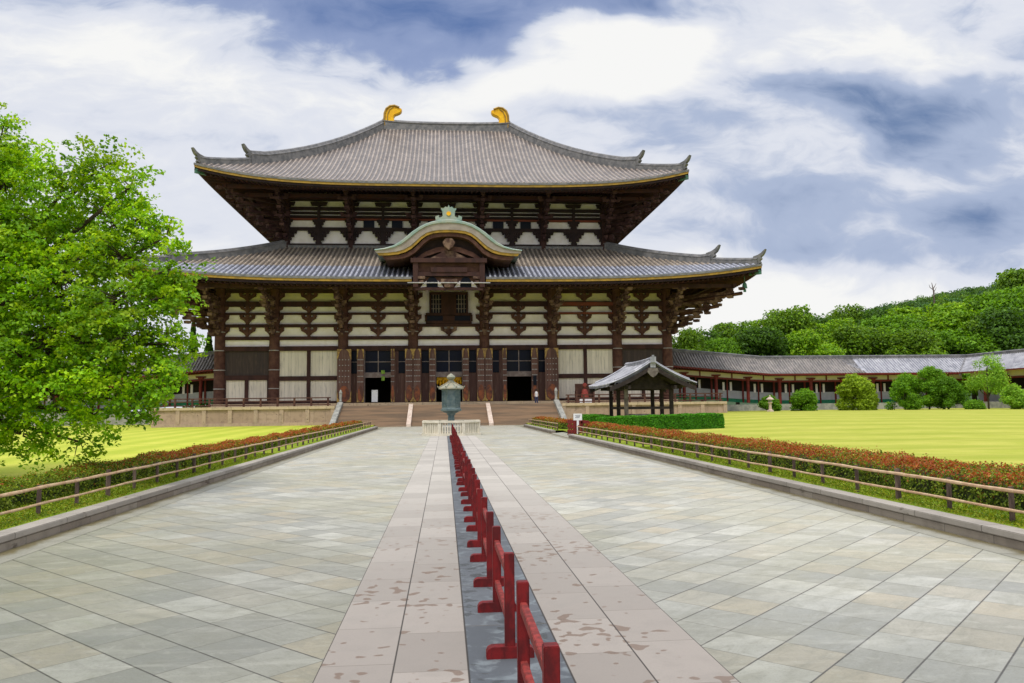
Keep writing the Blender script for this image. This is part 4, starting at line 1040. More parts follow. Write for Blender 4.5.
# ================================================================== HEDGES
def hedge(x0, x1, y0, y1, h, n, red, label, name='hedge', zb=.2, size=.052, cat='hedge', grp=None, far=1.0, greens=None, zf=None, rough=.08):
    t_ = thing(name, label, cat, ((x0+x1)/2, (y0+y1)/2, zb), grp)
    zf = zf or (lambda x, y: zb)
    m = MB(); rows = []
    ny = max(4, int((y1-y0)/.5)); nx = 5
    ins = .10
    def bumpf(x, y, z): return rough*(sin(x*5.1+y*3.7)*sin(y*2.3+z*4)+.5*sin(y*7.1+x*2))
    ring = [(x0+ins, 0), (x0+ins, h-ins*1.3), ((x0+x1)/2, h-ins), (x1-ins, h-ins*1.3), (x1-ins, 0)]
    for i in range(ny+1):
        y = y0+ins+(y1-y0-2*ins)*i/ny; rows.append([(x, y, zf(x, y)-.05+z) for x, z in ring])
    m.grid(rows); m.quad(*rows[0]); m.quad(*rows[-1]); m.build('branches', 'hedge_core', t_)
    W, D = x1-x0, y1-y0
    areas = np.array([D*h, D*h, W*D, W*h, W*h]); pr = areas/areas.sum()
    f = RNG.choice(5, n, p=pr); u = RNG.random(n); v = RNG.random(n); u = np.where(f < 3, u**far, u)
    x = np.select([f == 0, f == 1, f == 2, f == 3, f == 4], [x0+0*u, x1+0*u, x0+W*v, x0+W*u, x0+W*u])
    y = np.select([f == 0, f == 1, f == 2, f == 3, f == 4], [y0+D*u, y0+D*u, y0+D*u, y0+0*u, y1+0*u])
    z = np.where(f == 2, h, h*v)
    nr = np.select([(f == 0)[:, None], (f == 1)[:, None], (f == 2)[:, None], (f == 3)[:, None], (f == 4)[:, None]], [np.array([[-1., 0, .3]]), np.array([[1., 0, .3]]), np.array([[0, 0, 1.]]), np.array([[0, -1., .3]]), np.array([[0, 1., .3]])])
    jit = rough*(np.sin(x*5.1+y*3.7)*np.sin(y*2.3+z*4)+.5*np.sin(y*7.1+x*2))+np.abs(RNG.normal(0, rough*.55, n))*RNG.choice([-1.2, .8], n)
    # round the top edges
    cxm = (x0+x1)/2; edge = np.clip((np.abs(x-cxm)/(W/2)-.7)/.3, 0, 1)*(f == 2); z = z-edge**2*.10
    top = np.clip((z/h-.8)/.2, 0, 1)*(f < 2); x = x+np.where(f == 0, 1, -1)*top**2*.09*(f < 2)
    pts = np.stack([x, y, z], 1)+(nr*np.array([1, 1, 1]))*jit[:, None]
    pts[:, 2] = np.maximum(pts[:, 2], .02)+np.array([zf(a, b) for a, b in zip(x, y)]) if zf(0, 0) != zf(x1, y1) or True else pts[:, 2]+zb
    g = greens or [(.14, .21, .015), (.22, .30, .025), (.09, .14, .012), (.32, .38, .04)]
    cg = palette(n, g, .2); crd = palette(n, [(.42, .095, .03), (.34, .06, .025), (.50, .17, .04), (.30, .13, .03)], .15)
    patch = .5+.5*np.sin(y*.9+1.3*np.sin(y*.37))*np.sin(x*3+y*.21)
    pr_ = np.clip((z/h-.66)*3.2, 0.03, 1)*red(y)*(.55+.6*patch)
    k = (RNG.random(n) < pr_)[:, None]; cols = np.where(k, crd, cg)
    nn = nr+RNG.normal(0, .55, (n, 3))
    leaf_mesh('foliage', pts, nn, size*RNG.uniform(.7, 1.3, n)*(1+np.clip((y-20)/40, 0, 1.2)*.8), cols, t_)
    return t_
hedge(-9.3, -8.3, 4, 45.2, .48, 100000, lambda y: np.clip((y-17)/13, .10, .98), 'long near hedge beyond the left bamboo fence, green with reddening top', far=1.7)
hedge(-9.3, -8.3, 46.6, 81, .52, 32000, lambda y: .95+0*y, 'far red-topped hedge left of the path, ending at the stairs')
hedge(9.45, 10.75, 3, 45.4, .60, 110000, lambda y: .85+0*y, 'long near hedge beyond the right bamboo fence, red new shoots on top', far=1.7)
hedge(9.3, 10.5, 46.4, 52.4, .66, 9000, lambda y: 1.0+0*y, 'short orange-red hedge piece in front of the clipped green hedge')
hedge(9.2, 10.4, 62.5, 83, .66, 16000, lambda y: .95+0*y, 'far orange-red hedge between the red stand and the stairs')
GR = [(.06, .24, .010), (.09, .33, .014), (.045, .17, .01), (.14, .42, .02)]
hedge(11.0, 19.7, 54.8, 56.6, 1.02, 42000, lambda y: 0*y, 'neatly clipped green box hedge before the open pavilion', size=.055, greens=GR, zf=lawn_z, rough=.04)
hedge(11.9, 13.6, 64.0, 71.0, 1.0, 12000, lambda y: 0*y, 'second clipped green hedge, behind and left of the pavilion', size=.055, greens=GR, zf=lawn_z, rough=.04)

# ================================================================== PAVILION
PX, PY = 16.1, 64.3; PW = 3.45
gz = lawn_z(16, 64)
pav = thing('open_pavilion', 'small open timber pavilion with curved grey tiled gable roof', 'pavilion', (PX, PY, gz))
def pprof(a):   # a: 0 ridge .. 1 eave, concave
    return 5.36-1.74*(1.34*a-.34*a*a)
Y0, Y1 = 60.0, 68.7
m = MB()
for s in (-1, 1):
    m.grid([[(PX+s*PW*a, y, pprof(a)+.10*abs((y-PY)/4.4)**2) for y in np.linspace(Y0, Y1, 9)] for a in np.linspace(0, 1, 11)])
    m.grid([[(PX+s*PW, y, pprof(1)-dz_+.10*abs((y-PY)/4.4)**2) for y in np.linspace(Y0, Y1, 9)] for dz_ in (0, .16)])
rf = m.build('tiled_roof', 'tile_pavilion_gap', pav)
m = MB()
for s in (-1, 1): m.grid([[(PX+s*PW*a, y, pprof(a)-.16+.10*abs((y-PY)/4.4)**2) for y in np.linspace(Y0+.02, Y1-.02, 9)] for a in np.linspace(0, .995, 11)])
m.build('roof_boards', 'pavilion_wood', pav)
m = MB()
for s in (-1, 1):
    for y in np.arange(Y0+.15, Y1, .30):
        m.tube([(PX+s*PW*a, y, pprof(a)+.03+.10*abs((y-PY)/4.4)**2) for a in np.linspace(.02, 1.01, 9)], .075, 6)
m.build('tile_ribs', 'tile_pavilion', rf, smooth=True)
m = MB(); ridge_band(m, [(PX, y, 5.36+.08*abs((y-PY)/4.4)**2) for y in np.linspace(Y0-.05, Y1+.05, 9)], .36, .2)
for s in (-1, 1):
    for yy in (Y0+.35, Y1-.35): ridge_band(m, [(PX+s*PW*a, yy, pprof(a)+.1) for a in np.linspace(.04, .86, 9)], .22, .13)
m.box((PX, Y0-.1, 5.55), (.42, .16, .45)); m.box((PX, Y0-.12, 5.84), (.16, .14, .14)); m.build('roof_ridges', 'tile_pavilion', rf)
for yy in (Y0+.05, Y1-.2):
    m = MB()
    for s in (-1, 1):
        m.grid([[(PX+s*PW*a, yy+q, pprof(a)-.16-d_) for a in np.linspace(0, .985, 11)] for q, d_ in ((0, 0), (0, .34), (.15, .34), (.15, 0))])
    m.build('bargeboard', 'pavilion_wood', pav)
m = MB()
posts = [(s*1.82, y) for y in (61.5, 64.3, 67.2) for s in (-1, 1)]
for x, y in posts:
    MB().bx(PX+x-.14, PX+x+.14, y-.14, y+.14, gz-.2, 3.62).build('post', 'pavilion_post' if (x < 0 and y < 62) else 'pavilion_wood', pav, bevel=.02, label='pale weathered front post' if (x < 0 and y < 62) else None)
for y in (61.5, 64.3, 67.2):
    m.bx(PX-2.7, PX+2.7, y-.1, y+.1, 3.3, 3.62); m.bx(PX-1.9, PX+1.9, y-.06, y+.06, 1.72, 1.92)
    m.prism([(PX-1.5, 3.62), (PX-1.1, 4.05), (PX-.5, 4.3), (PX+.5, 4.3), (PX+1.1, 4.05), (PX+1.5, 3.62)], y-.08, y+.08); m.bx(PX-.16, PX+.16, y-.12, y+.12, 4.3, 5.05)
    m.prism([(PX-2.6, 4.05), (PX, 5.05), (PX+2.6, 3.98), (PX+2.5, 3.7), (PX, 4.7), (PX-2.5, 3.75)], y-.05, y+.05)
for s in (-1, 1): m.bx(PX+s*1.82-.1, PX+s*1.82+.1, Y0+.2, Y1-.2, 3.3, 3.56); m.bx(PX+s*1.82-.06, PX+s*1.82+.06, 61.5, 67.2, 1.72, 1.92); m.bx(PX+s*2.8-.07, PX+s*2.8+.07, Y0+.2, Y1-.2, 3.62, 3.80)
m.bx(PX-.1, PX+.1, Y0+.1, Y1-.1, 4.93, 5.15); m.build('beams', 'pavilion_wood', pav)
m = MB(); m.prism([(PX-.35, 4.9), (PX+.35, 4.9), (PX+.45, 4.62), (PX+.2, 4.3), (PX, 4.18), (PX-.2, 4.3), (PX-.45, 4.62)], Y0-.02, Y0+.08); m.build('gable_pendant', 'pavilion_post', pav)
MB().bx(PX-2.3, PX+2.3, 61.0, 67.7, gz-.3, gz+.12).build('stone_floor', 'stone_grey', pav)
bas = thing('water_basin', 'dark stone water basin standing inside the open pavilion', 'basin', (PX, PY, gz+.12))
m = MB(); z = gz+.12
m.bx(PX-.75, PX+.75, 63.0, 65.6, z, z+.75).bx(PX-.75, PX-.6, 63, 65.6, z+.751, z+.9).bx(PX+.6, PX+.75, 63, 65.6, z+.751, z+.9).bx(PX-.6, PX+.6, 63, 63.15, z+.751, z+.9).bx(PX-.6, PX+.6, 65.45, 65.6, z+.751, z+.9)
m.build('trough', 'stone_grey', bas)

# ================================================================== CLOISTERS
def cloister(sgn, label):
    """tiled corridor running away from the hall, then turning towards the camera"""
    t_ = thing('cloister', label, 'cloister', (AX+sgn*50, 112, 1))
    dzf = lambda x: 1.35*max(0, min(1, (46-x)/15))
    XA, XB = 29.2, 74.5; yE, yR, yB = 109.5, 113.0, 116.5; zE, zR = 6.25, 8.65
    W = lambda x: AX+sgn*x
    xs_ = list(np.linspace(XA, 46, 8))+[52, 60, 67, XB]
    def prof2(a): return zE+(zR-zE)*(.82*a+.18*a*a)
    XNEW = 60.5
    for nm, mt, x0, x1 in (('old_roof', 'tile_cloister', XA, XNEW), ('new_roof', 'tile_cloister_new', XNEW, XB)):
        m = MB(); ribs = MB(); xr = [x for x in xs_ if x0 < x < x1]; xr = [x0]+xr+[x1]
        for back in (0, 1):
            rows = []
            for a in np.linspace(0, 1, 7):
                y = yE+(yR-yE)*a if not back else yB-(yB-yR)*a
                # mitre with the returning wing; slanted patch edge between old and new tiles
                rows.append([(W(x + (a*3.5 if x == XB and not back else (7.0-3.5*a if x == XB else 0)) - (3.0*a if x == XNEW else 0)), y, prof2(a)+dzf(x)) for x in xr])
            m.grid(rows)
        rf_ = m.build(nm, mt, t_)
        x = x0+.2
        while x < x1+3.4:
            a0 = max(0, (x-XB)/3.5) if x > XB else 0; a1 = 1.0
            lim0 = x1-3.0 if nm == 'old_roof' else None
            if nm == 'old_roof':
                if x > x1: break
                a1 = min(1, (XNEW-x)/3.0)
            else:
                pass
            if a1 > a0+.03: ribs.tube([(W(x), yE-.05+(yR-yE)*a, prof2(a)+dzf(x)+.03) for a in np.linspace(a0, a1, 5)], .085 if nm == 'old_roof' else .055, 4, caps=False)
            x += .42
        ribs.build('tile_ribs', mt, rf_)
    # returning wing: the slope that faces the courtyard
    m = MB(); ribs = MB(); rows = []
    for a in np.linspace(0, 1, 6): rows.append([(W(XB+3.5*a), y, prof2(a)) for y in [yE+3.5*a, 100, 84, 66]])
    m.grid(rows); rows = []
    for a in np.linspace(0, 1, 6): rows.append([(W(XB+7-3.5*a), y, prof2(a)) for y in [yB, 100, 84, 66]])
    m.grid(rows); rf_ = m.build('wing_roof', 'tile_cloister_new', t_)
    y = 66.2
    while y < yR:
        a0 = max(0, (y-yE)/3.5); ribs.tube([(W(XB+3.5*a), y, prof2(a)+.03) for a in np.linspace(a0, 1, 4)], .055, 4, caps=False); y += .42
    ribs.build('tile_ribs', 'tile_cloister_new', rf_)
    m = MB(); ridge_band(m, [(W(x), yR, zR+dzf(x)) for x in xs_]+[(W(XB+3.5), yR, zR)], .38, .2)
    ridge_band(m, [(W(XB+3.5), y, zR) for y in (yR, 100, 84, 66)], .38, .2); ridge_band(m, [(W(XB+3.5*a), yE+3.5*a, prof2(a)) for a in np.linspace(0, 1, 5)], .15, .14)
    m.build('ridge', 'ridge_tile', t_)
    # eave, rafters
    m = MB(); m2_ = MB()
    for i in range(len(xs_)-1):
        a, b = xs_[i], xs_[i+1]
        m.quad((W(a), yE-.02, zE-.02+dzf(a)), (W(b), yE-.02, zE-.02+dzf(b)), (W(b), yE-.02, zE-.20+dzf(b)), (W(a), yE-.02, zE-.20+dzf(a)))
        m.quad((W(a), yE, zE-.20+dzf(a)), (W(b), yE, zE-.20+dzf(b)), (W(b), 111.1, zE+.0+dzf(b)), (W(a), 111.1, zE+.0+dzf(a)))
    m.quad((W(XB-.02), yE, zE-.02), (W(XB-.02), 66, zE-.02), (W(XB-.02), 66, zE-.2), (W(XB-.02), yE, zE-.2)); m.quad((W(XB), yE, zE-.2), (W(XB), 66, zE-.2), (W(XB+1.6), 66, zE), (W(XB+1.6), yE, zE))
    m.build('eave_board', 'vermilion', t_)
    x = XA+.2
    while x < XB: m2_.box((W(x), yE+.7, zE-.24+dzf(x)), (.12, 1.6, .12)); x += .4
    m2_.build('rafters', 'vermilion', t_)
    # columns with capitals, beams, plaster
    BAY = 4.72; x = 33.7; k = 0
    col = MB().lathe((0, 0, 0), [(.24, 1.9), (.24, 5.2)], 12); col.box((0, 0, 5.35), (.55, .5, .25), taper=1.3); col.box((0, 0, 5.55), (1.25, .3, .2), taper=1.1)
    c1 = col.build('column', 'vermilion', t_, loc=(0, 0, 0), smooth=True); first = True; cxs = []
    while x < XB: cxs.append(x); x += BAY
    for x in cxs:
        if first: c1.location = Vector((W(x), 111.1, dzf(x)*.9))-WL[t_.name]; first = False
        else: copy_obj(c1, t_, (W(x), 111.1, dzf(x)*.9))
    for y in np.arange(106.5, 66, -BAY): copy_obj(c1, t_, (W(76.1), y, 0))
    bm_ = MB(); pl = MB(); pw = MB(); gr = MB(); dk = MB(); pp = MB()
    ex = [XA]+cxs+[XB+1.4]
    for i in range(len(ex)-1):
        a, b = ex[i], ex[i+1]; za, zb = dzf(a)*.9, dzf(b)*.9
        def sl(m_, y0, z0, z1, aa_=a, bb=b):
            m_.quad((W(aa_), y0, z0+za), (W(bb), y0, z0+zb), (W(bb), y0, z1+zb), (W(aa_), y0, z1+za))
        sl(pl, 111.12, 5.3, 6.3)                       # plaster between capitals
        for z0, z1 in ((5.05, 5.3), (5.95, 6.1)):
            bm_.quad((W(a), 111.0, z0+za), (W(b), 111.0, z0+zb), (W(b), 111.0, z1+zb), (W(a), 111.0, z1+za)); bm_.quad((W(a), 111.0, z0+za), (W(b), 111.0, z0+zb), (W(b), 111.2, z0+zb), (W(a), 111.2, z0+za))
        mid = (a+b)/2; bm_.box((W(mid), 111.05, 5.6+(za+zb)/2), (.16, .14, .8))
        sl(dk, 113.15, 3.6, 5.9); sl(pw, 113.14, 2.45, 3.6); sl(gr, 113.12, 1.95, 2.45)   # back wall: dark lattice windows over plaster
        bm_.box((W(mid), 113.08, 3.9+(za+zb)/2), (.2, .1, 3.9)); bm_.box((W(a), 113.08, 3.9+za), (.26, .1, 3.9))
        for q in (-.55, .55): MB().box((W(mid+q), 113.09, 4.15+(za+zb)/2), (.32, .06, 1.3)).build('shutter', 'plaster', t_)
    for y0 in (66,):
        pl.quad((W(76.1), 109.5, 5.3), (W(76.1), y0, 5.3), (W(76.1), y0, 6.3), (W(76.1), 109.5, 6.3)); dk.quad((W(78.2), 111, 3.6), (W(78.2), y0, 3.6), (W(78.2), y0, 5.9), (W(78.2), 111, 5.9)); pw.quad((W(78.18), 111, 1.9), (W(78.18), y0, 1.9), (W(78.18), y0, 3.6), (W(78.18), 111, 3.6))
        bm_.quad((W(76.0), 111, 5.05), (W(76.0), y0, 5.05), (W(76.0), y0, 5.3), (W(76.0), 111, 5.3))
    bm_.build('beams', 'vermilion', t_); pl.build('plaster_band', 'plaster_cream_shade', t_); pw.build('plaster_wall', 'wall_shade_grey', t_); gr.build('green_panels', 'green_lattice', t_); dk.build('lattice_windows', 'interior', t_)
    m = MB(); m.bx(*(sorted((W(XA+1), W(XB+1)))), 110.3, 116, 0, 1.9); m.bx(*(sorted((W(75.2), W(81)))), 66, 116, 0, 1.896); m.build('podium', 'stone_grey', t_)
cloister(1, 'long tiled cloister with vermilion columns stretching right from the hall')
cloister(-1, 'tiled cloister wing glimpsed between the big tree and the hall')

# ================================================================== TREES
def crown_arrays(blobs, per, leaf, cols, flat=.75, jit=.18, shell=.55):
    P, N, S, C = [], [], [], []
    for (cx, cy, cz, r) in blobs:
        n = int(per*r*r); dv = RNG.normal(size=(n, 3)); dv /= np.linalg.norm(dv, axis=1, keepdims=True)
        rad = r*(shell+(1-shell)*RNG.random((n, 1))**.6)
        # lumpy
        lump = 1+.18*np.sin(dv[:, :1]*7+cx)*np.sin(dv[:, 1:2]*6+cy)+.12*np.sin(dv[:, 2:3]*11+cz)
        q = dv*rad*lump*np.array([1, 1, flat]); P.append(q+np.array([cx, cy, cz]))
        N.append(dv*.6+np.array([0, 0, .55])+RNG.normal(0, .45, (n, 3))); S.append(leaf*RNG.uniform(.7, 1.35, n))
        C.append(palette(n, cols, jit)*(1+RNG.normal(0, .07)))
    return np.concatenate(P), np.concatenate(N), np.concatenate(S), np.clip(np.concatenate(C), .003, .9)
def clumps(n, W, H, zb, r0, seed):
    """sub-crowns filling an irregular dome W wide, H tall whose base is at zb"""
    rr = random.Random(seed); out = []
    for i in range(n):
        a = rr.uniform(0, 2*pi); h = rr.random(); k = sqrt(max(.05, 1-(h*1.05-.25)**2*1.1)) if h > .24 else .85
        rad = W/2*k*sqrt(rr.uniform(.25, 1.0))*.82; out.append((rad*cos(a), rad*sin(a), zb+H*h*.9+.05*H, r0*rr.uniform(.7, 1.25)))
    return out
def make_tree(kind, label, cat, loc, W, H, tr_h, cols, n=22, per=260, leaf=.42, group=None, seed=1, trunk=.35, core=True, flat=.8):
    t_ = thing(kind, label, cat, loc, group); x, y, z = loc; rr = random.Random(seed)
    bl = clumps(n, W, H-tr_h, tr_h, W*.19, seed)
    wb_ = [(x+a, y+b, z+c_, r) for a, b, c_, r in bl]
    m = MB(); m.tube([(x, y, z-.3), (x+.1, y, z+tr_h*.6), (x-.1, y+.1, z+tr_h+H*.25), (x, y, z+H*.7)], [trunk, trunk*.8, trunk*.55, trunk*.15], 8)
    for a, b, c_, r in wb_[:9]:
        s0 = z+tr_h*.7+rr.random()*H*.25; m.tube([(x, y, s0), ((x+a)/2, (y+b)/2, (s0+c_)/2+.2), (a, b, c_)], [trunk*.4, trunk*.25, trunk*.08], 5)
    m.build('trunk', 'bark', t_, smooth=True)
    P, N, S, C = crown_arrays(wb_, per/(W*.19)**2, leaf, cols, flat)
    leaf_mesh('crown', P, N, S, C, t_)
    return t_
G_MID = [(.10, .20, .010), (.15, .29, .014), (.06, .13, .008), (.21, .35, .018)]
G_YEL = [(.17, .34, .012), (.23, .42, .015), (.11, .24, .012), (.28, .44, .02)]
G_DRK = [(.05, .12, .010), (.08, .18, .014), (.035, .085, .010), (.11, .23, .018)]
G_BRI = [(.14, .31, .012), (.20, .39, .016), (.09, .20, .01)]
protos = {}
def bg_tree(key, loc, W, H, label, cat='tree', kind='broadleaf_tree', rz=0.0):
    if key not in protos:
        cols = {'m': G_MID, 'y': G_YEL, 'd': G_DRK, 'b': G_BRI}[key[0]]
        t_ = make_tree(kind, label, cat, loc, 12, 13, 3, cols, 34, 620, .44, 'trees behind the right cloister', hash(key) % 97 if False else ord(key[0])+int(key[1]), .4)
        protos[key] = t_
    else:
        t_ = copy_obj(protos[key], None, loc, rz); t_.name = kind; t_['label'] = label; t_['group'] = 'trees behind the right cloister'
    t_.scale = (W/12, W/12, H/13); t_.rotation_euler.z = rz
def PT(u, Y):    # ground x seen at picture column u at distance Y
    return Y*tan(yaw+atan((u-512)/790))
# rows behind the cloister: (column, distance, crown top row, width, kind)
BT = [(683, 150, 330, 11, 'm1'), (701, 158, 330, 12, 'd1'), (722, 150, 338, 9, 'b1'), (736, 165, 323, 14, 'm2'), (759, 150, 329, 13, 'd2'), (772, 175, 321, 15, 'm1'),
      (790, 160, 310, 15, 'm2'), (806, 150, 333, 13, 'y1'), (818, 185, 316, 16, 'd1'), (834, 160, 322, 15, 'y2'), (850, 200, 309, 17, 'm1'), (858, 155, 327, 15, 'm2'),
      (876, 190, 312, 18, 'd2'), (893, 160, 316, 16, 'b1'), (910, 150, 331, 14, 'm1'), (929, 165, 309, 22, 'y1'), (948, 200, 306, 18, 'd1'), (958, 152, 330, 15, 'b1'),
      (972, 185, 303, 20, 'm2'), (984, 155, 316, 17, 'm1'), (1002, 175, 291, 22, 'b1'), (1018, 150, 309, 17, 'd2'), (1036, 190, 272, 24, 'm2'), (1052, 160, 300, 20, 'y2'), (1075, 175, 284, 22, 'm1')]
DESC = {'m': 'mid green broadleaf tree', 'd': 'dark green broadleaf tree', 'y': 'yellow green broadleaf tree', 'b': 'bright green broadleaf tree'}
ORDS = ['first', 'second', 'third', 'fourth', 'fifth', 'sixth', 'seventh', 'eighth', 'ninth', 'tenth', 'eleventh', 'twelfth', 'thirteenth', 'fourteenth', 'fifteenth', 'sixteenth', 'seventeenth', 'eighteenth', 'nineteenth', 'twentieth', 'twenty-first', 'twenty-second', 'twenty-third', 'twenty-fourth', 'twenty-fifth']
for i, (u, Y, v, W_, key) in enumerate(BT):
    x = PT(u, Y); hy = 406.8-(u-444.5)*.0122; dist = Y*cos(yaw)+x*sin(yaw)
    top = 2.1+(hy-v-3)/790*dist
    bg_tree(key, (x, Y, 1.0), W_, top-1.0, DESC[key[0]]+' behind the cloister roof, %s from the hall' % ORDS[i], rz=i*1.7)
# left of the hall: two conifers seen in the gap
def conifer(loc, H, W_, label):
    t_ = thing('conifer_tree', label, 'tree', loc, 'conifers left of the hall'); x, y, z = loc
    MB().tube([(x, y, z), (x, y, z+H)], [.35, .05], 7).build('trunk', 'bark', t_, smooth=True)
    n = 5200; h = RNG.random(n)**.8; layer = np.floor(h*9)/9+.0; hh = layer*.75+h*.25
    rad = W_/2*(1-hh)**.8*(1-.55*((h*9) % 1))*RNG.uniform(.3, 1, n)**.5; a = RNG.uniform(0, 2*pi, n)
    P = np.stack([x+rad*np.cos(a), y+rad*np.sin(a), z+1.5+(H-1.2)*h], 1)
    leaf_mesh('crown', P, RNG.normal(size=(n, 3))+np.array([0, 0, .8]), .42, palette(n, G_DRK, .15), t_)
for u, Y, v, W_, lb in ((192, 140, 322, 4.5, 'slim dark conifer in the gap left of the hall'), (208, 128, 336, 5, 'spreading dark conifer beside the hall corner, right of the slim one')):
    x = PT(u, Y); dist = Y*cos(yaw)+x*sin(yaw); conifer((x, Y, 0), 2.1+(409.6-v)/790*dist, W_, lb)
# wooded hill: terrain plus its far-off canopy
HQ = [(.2, 10), (.3, 45), (.45, 68), (.575, 88), (.65, 99), (.74, 111), (.80, 124), (.84, 137), (1.0, 165), (1.6, 190)]
def hill_z(x, y):
    q = x/max(y, 1); e = np.interp(q, [a for a, b in HQ], [b for a, b in HQ])
    return e/790*(y*.996+x*.085)*math.exp(-((y-520)/170)**2)*(1 if y < 900 else 0)
rows = []
for x in np.linspace(20, 1100, 55): rows.append([(x, y, hill_z(x, y)-.6) for y in np.linspace(180, 900, 37)])
simple('hill_earth', (.02, .045, .012), (.03, .06, .015), .1, .95)
MB().grid(rows).build('hill', 'hill_earth', smooth=True)['kind'] = 'structure'
G_FAR = [(.06, .15, .04), (.09, .20, .05), (.05, .12, .04)]; G_FAR2 = [(.13, .25, .04), (.10, .20, .04)]  # cooler, paler hill greens: distance haze put into the leaf colour
nb = 3000; bx_ = RNG.uniform(90, 620, nb); by_ = RNG.uniform(300, 640, nb)
P, N, S, C = [], [], [], []
for x, y in zip(bx_, by_):
    z = hill_z(x, y)
    if x/y > .98 or x/y < .2: continue
    r = random.uniform(3.2, 6.2); n = 130; dv = RNG.normal(size=(n, 3)); dv /= np.linalg.norm(dv, axis=1, keepdims=True); dv[:, 2] = np.abs(dv[:, 2])*1.0
    P.append(dv*r*np.array([1, 1, 1.1])*RNG.uniform(.75, 1.05, (n, 1))+np.array([x, y, z+r*.3])); N.append(dv+RNG.normal(0, .4, (n, 3))); S.append(RNG.uniform(.9, 1.7, n))
    base = random.choice([G_FAR, G_DRK, G_FAR, G_MID, G_FAR2]); C.append(palette(n, base, .12)*random.uniform(.75, 1.15))
o = leaf_mesh('hill_forest', np.concatenate(P), np.concatenate(N), np.concatenate(S), np.concatenate(C)); o['kind'] = 'stuff'
# bare dead tree on the skyline
x, Y = PT(937, 330), 330; z = hill_z(x, Y)
dist = Y*cos(yaw)+x*sin(yaw); top = 2.1+(400.8-282)/790*dist
bt = thing('dead_tree', 'bare dead tree with forked branches standing against the sky', 'tree', (x, Y, z))
m = MB(); m.tube([(x, Y, z), (x+.3, Y, top-4), (x-.4, Y, top)], [.5, .3, .10], 6)
for s_, zz in ((1, -4.4), (-1, -3.2), (1, -2.6)): m.tube([(x+.2, Y, top+zz), (x+s_*1.2, Y+.3, top+zz+1.2), (x+s_*1.7, Y, top+zz+2.4)], [.2, .13, .05], 5)
m.build('trunk', 'post_wood', bt, smooth=True)

# shrubs and small trees at the far edge of the right lawn
def shrub(u, Y, vtop, W_, cols, label, shape='ball', per=1.0, leaf=.17, kind='round_shrub', trunk=.0):
    x = PT(u, Y); z = lawn_z(x, Y); dist = Y*cos(yaw)+x*sin(yaw); hy = 406.8-(u-444.5)*.0122; H = 2.1+(hy-vtop)/790*dist-z
    t_ = thing(kind, label, 'shrub' if kind != 'small_tree' else 'tree', (x, Y, z))
    rr = random.Random(int(u)); bl = []
    if shape == 'ball':
        for i in range(24):
            a = rr.uniform(0, 2*pi); h = rr.random(); k = 1.0 if h < .5 else sqrt(max(.1, 1-((h-.5)/.5)**2*.75)); q = W_/2*.60*k
            bl.append((x+q*cos(a), y0_(Y)+q*sin(a), z+H*(.06+.72*h), W_*.27))
        shell = .7
    else:
        for i in range(30):
            a = rr.uniform(0, 2*pi); h = rr.random()**.85; k = sqrt(max(.08, 1-(1.5*h-.55)**2)) if (trunk or h > .4) else 1.0; q = W_/2*.86*k*sqrt(rr.random())
            bl.append((x+q*cos(a), Y+q*sin(a), z+H*(trunk+(1-trunk)*(.08+.82*h)), W_*.20*rr.uniform(.7, 1.2)))
        shell = .35
    P, N, S, C = crown_arrays(bl, 420*per/(W_*.20)**2, leaf, cols, .85, .16, shell); P[:, 2] = np.maximum(P[:, 2], z+.05)
    leaf_mesh('foliage', P, N, S, C, t_)
    m = MB(); m.tube([(x, Y, z-.1), (x, Y, z+H*.75)], [.12, .05], 6)
    for a, b, c_, r in bl[:8]: m.tube([(x, Y, z+H*max(.12, trunk*.8)), (a, b, c_)], [.06, .02], 5)
    m.build('stem', 'bark', t_)
def y0_(Y): return Y
SH_Y = [(.28, .42, .02), (.37, .50, .03), (.18, .28, .015)]
SH_B = [(.16, .36, .014), (.24, .46, .02), (.08, .20, .01)]
SH_L = [(.26, .48, .035), (.35, .56, .05), (.16, .34, .02)]
shrub(768, 101, 397, 2.6, SH_B, 'small leafy bush directly behind the stone garden lantern', 'loose')
shrub(802, 100, 387.5, 2.9, SH_B, 'squarish dark green shrub between garden lantern and large round shrub')
shrub(855.5, 99, 374, 4.4, SH_Y, 'large clipped yellow green shrub on the lawn edge', leaf=.20, per=1.4)
shrub(903, 97, 374, 4.2, SH_B, 'rounded shrub at the left end of the big dark shrub mass', 'loose', per=1.3)
shrub(927, 97, 365, 4.4, SH_B, 'tallest shrub in the middle of the big dark shrub mass', 'loose', per=1.4)
shrub(946, 95, 378, 4.4, [(.09, .22, .010), (.15, .32, .014)], 'dark bush at the right end of the big shrub mass', 'loose', per=1.4)
shrub(972, 92, 401, 2.0, SH_B, 'very low round bush left of the slender small tree', leaf=.13)
shrub(986, 94, 355, 5.0, SH_L, 'slender light green small tree before the cloister', 'loose', kind='small_tree', trunk=.25, per=.8, leaf=.16)
shrub(1016, 88, 384, 3.6, SH_L, 'bright green spiky bush at the right picture edge', 'loose', per=1.1)
# little stone garden lantern on the lawn
x, Y = PT(768.5, 97), 97; z = lawn_z(x, Y)
gl = thing('garden_lantern', 'small grey stone lantern in front of a leafy bush', 'lantern', (x, Y, z))
MB().lathe((x, Y, z), [(.45, -.05), (.42, .2), (.2, .26), (.17, 1.0), (.32, 1.1), (.32, 1.18)], 6).build('shaft', 'stone_pale', gl)
MB().lathe((x, Y, z), [(.24, 1.18), (.24, 1.5)], 6).build('lamp_box', 'stone_grey', gl); MB().lathe((x, Y, z), [(.5, 1.5), (.5, 1.58), (.2, 1.8), (.08, 1.85), (.12, 1.95), (.02, 2.05)], 6).build('cap', 'stone_pale', gl)

